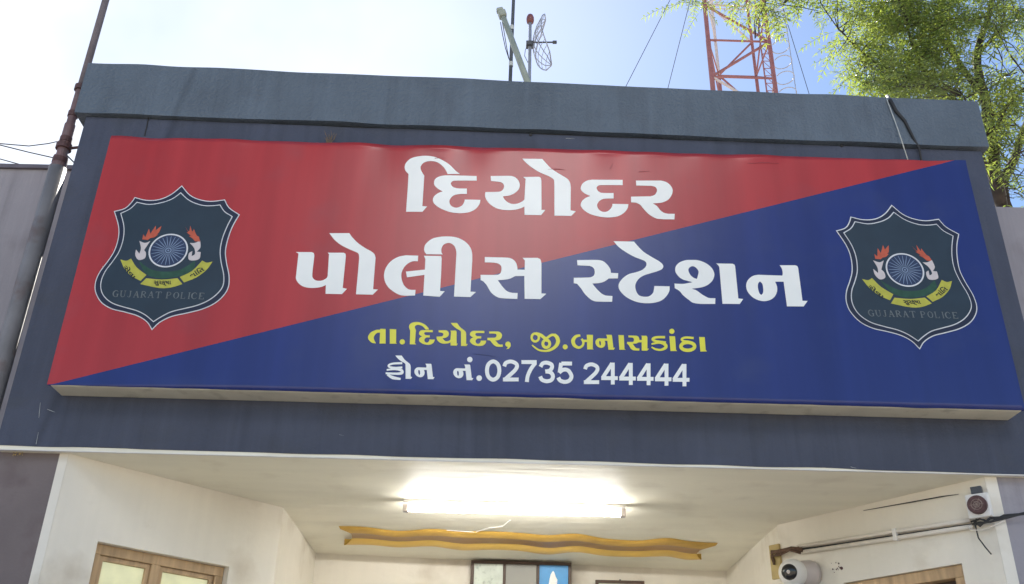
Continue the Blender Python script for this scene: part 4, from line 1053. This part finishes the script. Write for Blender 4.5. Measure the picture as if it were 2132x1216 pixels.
limbs = [
 ([fork, P3(2110,470,3.3), P3(2078,400,3.1), P3(2066,290,3.0), P3(2050,200,3.0), P3(2035,110,3.1), P3(2060,20,3.3), P3(2080,-140,3.6)], .085, .022),
 ([P3(2066,290,3.0), P3(2010,225,2.9), P3(1940,180,2.8), P3(1860,150,2.8), P3(1795,110,2.7), P3(1745,60,2.6)], .030, .008),
 ([P3(2050,200,3.0), P3(1990,120,3.2), P3(1930,50,3.4), P3(1850,-30,3.4), P3(1730,-90,3.3), P3(1600,-70,3.0), P3(1520,-40,2.8), P3(1440,-22,2.7)], .034, .007),
 ([P3(2078,400,3.1), P3(2110,330,3.3), P3(2140,250,3.6), P3(2200,120,4.0), P3(2250,-60,4.3)], .050, .02),
 ([P3(2035,110,3.1), P3(2085,60,2.9), P3(2150,20,2.8)], .026, .008),
 ([P3(2066,290,3.0), P3(2100,220,2.8), P3(2145,170,2.7)], .022, .008),
 ([P3(1990,120,3.2), P3(1960,30,3.2), P3(1950,-80,3.2)], .024, .008),
 ([P3(1940,180,2.8), P3(1900,100,2.7), P3(1880,20,2.6), P3(1850,-50,2.6)], .02, .007),
 ([P3(2078,400,3.1), P3(2050,330,2.8), P3(2020,250,2.6), P3(2005,200,2.5)], .02, .007),
 ([P3(2110,470,3.3), P3(2100,420,2.9), P3(2090,360,2.7), P3(2120,320,2.6)], .02, .006),
 ([fork, P3(2200,420,3.6), P3(2300,250,4.2), P3(2450,60,4.6)], .07, .02),
 ([fork, Vector((5.6,4.6,5.6)), Vector((5.4,5.6,7.0)), Vector((4.8,6.2,8.2))], .08, .02),
 ([P3(1600,-70,3.0), P3(1595,-20,2.9), P3(1588,40,2.9), P3(1572,80,2.9)], .008, .003),
 ([P3(1520,-40,2.8), P3(1560,-10,2.8), P3(1630,10,2.8)], .006, .003),
 ([P3(2066,290,3.0), P3(2090,330,3.3), P3(2130,400,3.4)], .014, .005),
 ([P3(2050,200,3.0), P3(2090,270,3.4), P3(2135,330,3.6)], .016, .005),
]
for pts, r0, r1 in limbs: nodes += limb(pts, r0, r1)
for k in range(26):
    a = P3(random.uniform(2050,2120), random.uniform(120,410), random.uniform(2.8,3.4)); q = a; pts = [a]
    d = Vector((random.uniform(-.4,1), random.uniform(-.3,.3), random.uniform(-.5,.7))).normalized()
    for j in range(5):
        d = (d+Vector((random.gauss(0,.25),random.gauss(0,.2),random.gauss(0,.25)))).normalized(); q = q+d*random.uniform(.06,.12); pts.append(q)
    twig.tube(pts, [.007,.006,.005,.004,.003,.002], 5)
def leaflet(p, d, side, L, wd, up):
    """curved, pointed leaflet of two folded halves"""
    d = d.normalized(); s = side
    mid1 = p+d*L*.45+s*wd*.25; tip = p+d*L+s*-wd*.5-V*L*.12
    a = lf.vert(p); m1 = lf.vert(mid1); t = lf.vert(tip)
    l = lf.vert(p+d*L*.4+s*wd*.85+up*wd*.25); r = lf.vert(p+d*L*.42-s*wd*.45+up*wd*.25)
    lf.face([a, r, t, m1]); lf.face([a, m1, t, l])
def compound(p, d, L):
    """one pinnate neem leaf"""
    d = d.normalized(); n = random.randint(5, 7); q = Vector(p); pts = [Vector(p)]
    step = L/n; cur = Vector(d)
    for i in range(n):
        cur = (cur+Vector((random.uniform(-.06,.06), random.uniform(-.06,.06), -.095))).normalized(); q = q+cur*step; pts.append(Vector(q))
        side = cur.cross(V)
        if side.length < .1: side = Vector((1,0,0))
        side.normalize(); up = side.cross(cur)
        roll = random.uniform(-.35,.35)
        LL = L*.27*random.uniform(.8,1.15)*(1-.25*i/n); wd = LL*.17
        for sg in (-1, 1):
            dd = cur*.5+side*sg*.9+up*roll*sg+V*-.2+Vector((random.uniform(-.15,.15),)*3)
            leaflet(q, dd, (cur*.8-side*sg*.6).normalized(), LL, wd, up)
    leaflet(q, cur, side, L*.25, L*.04, up)
    twig.tube(pts[::2]+[pts[-1]], .0013, 3, cap=False)
def cluster(x, y, Y, spread, n, L=.26):
    """a leafy shoot: a twig from the nearest wood with a fan of compound leaves"""
    c = P3(x, y, Y)
    near = min(nodes, key=lambda q: (q-c).length)
    if .05 < (near-c).length < 1.6:
        mid = (near+c)/2+Vector((random.uniform(-.05,.05), random.uniform(-.05,.05), random.uniform(0,.08)))
        twig.tube([near, mid, c], [.006,.0045,.003], 5)
    for k in range(n):
        d = Vector((random.gauss(0,1), random.gauss(0,1), random.gauss(-.15,.6)))
        o = c+Vector((random.gauss(0,spread), random.gauss(0,spread), random.gauss(0,spread*.7)))
        compound(o, d, L*random.uniform(.7,1.15))
regions = [ # x, y, rx, ry, shoots, leaves per shoot
 (1895,60,75,60,16,9),(1860,140,60,40,10,8),(1950,130,55,50,10,8),(1930,20,60,30,8,8),(1880,0,70,30,8,8),(1820,110,45,50,8,7),(1790,60,45,45,6,5),
 (1990,60,40,50,5,6),(2085,25,45,30,8,7),(2100,190,30,50,9,7),(2065,260,22,60,8,6),(2010,170,35,40,6,6),(1800,172,35,12,5,5),(1880,185,60,14,7,7),(1960,195,50,14,5,6),
 (2110,290,25,40,4,4),(2095,390,30,30,4,2),(1745,35,22,22,3,4),(1760,90,20,30,2,3),(2000,260,20,30,2,5),(2075,330,15,30,3,4),(2120,110,20,30,2,4),
 (1430,0,22,14,3,3),(1485,-12,30,10,3,4),(1590,10,12,25,4,5),(1575,50,8,20,2,3),(1635,0,28,14,4,3),(1545,-10,24,10,3,3),(1655,-20,20,10,2,4),
 (1800,-60,120,40,14,8),(2000,-60,120,40,14,8),(2220,40,70,120,16,8),(2260,220,60,90,10,8),(1600,-80,80,30,8,6)]
for (x, y, rx_, ry_, n, l) in regions:
    sparse = l <= 4
    for k in range(n if sparse else int(n*1.55)):
        cluster(x+random.uniform(-1,1)*rx_, y+random.uniform(-1,1)*ry_, random.uniform(2.3,3.3) if not sparse else random.uniform(2.5,3.1), .05 if sparse else .08, l, .29 if sparse else .31)
for k in range(60):
    c = Vector((5.2,5.4,6.6))+Vector((random.gauss(0,.9),random.gauss(0,.8),random.gauss(0,.8)))
    for j in range(6): compound(c+Vector((random.gauss(0,.15),)*3), Vector((random.gauss(0,1),random.gauss(0,1),random.gauss(-.2,.6))), .3)
wood.build('trunk', M['bark'], tree, smooth=True); twig.build('twigs', M['bark'], tree); lf.build('crown', M['leaf'], tree)
print('leaf faces', len(lf.f))
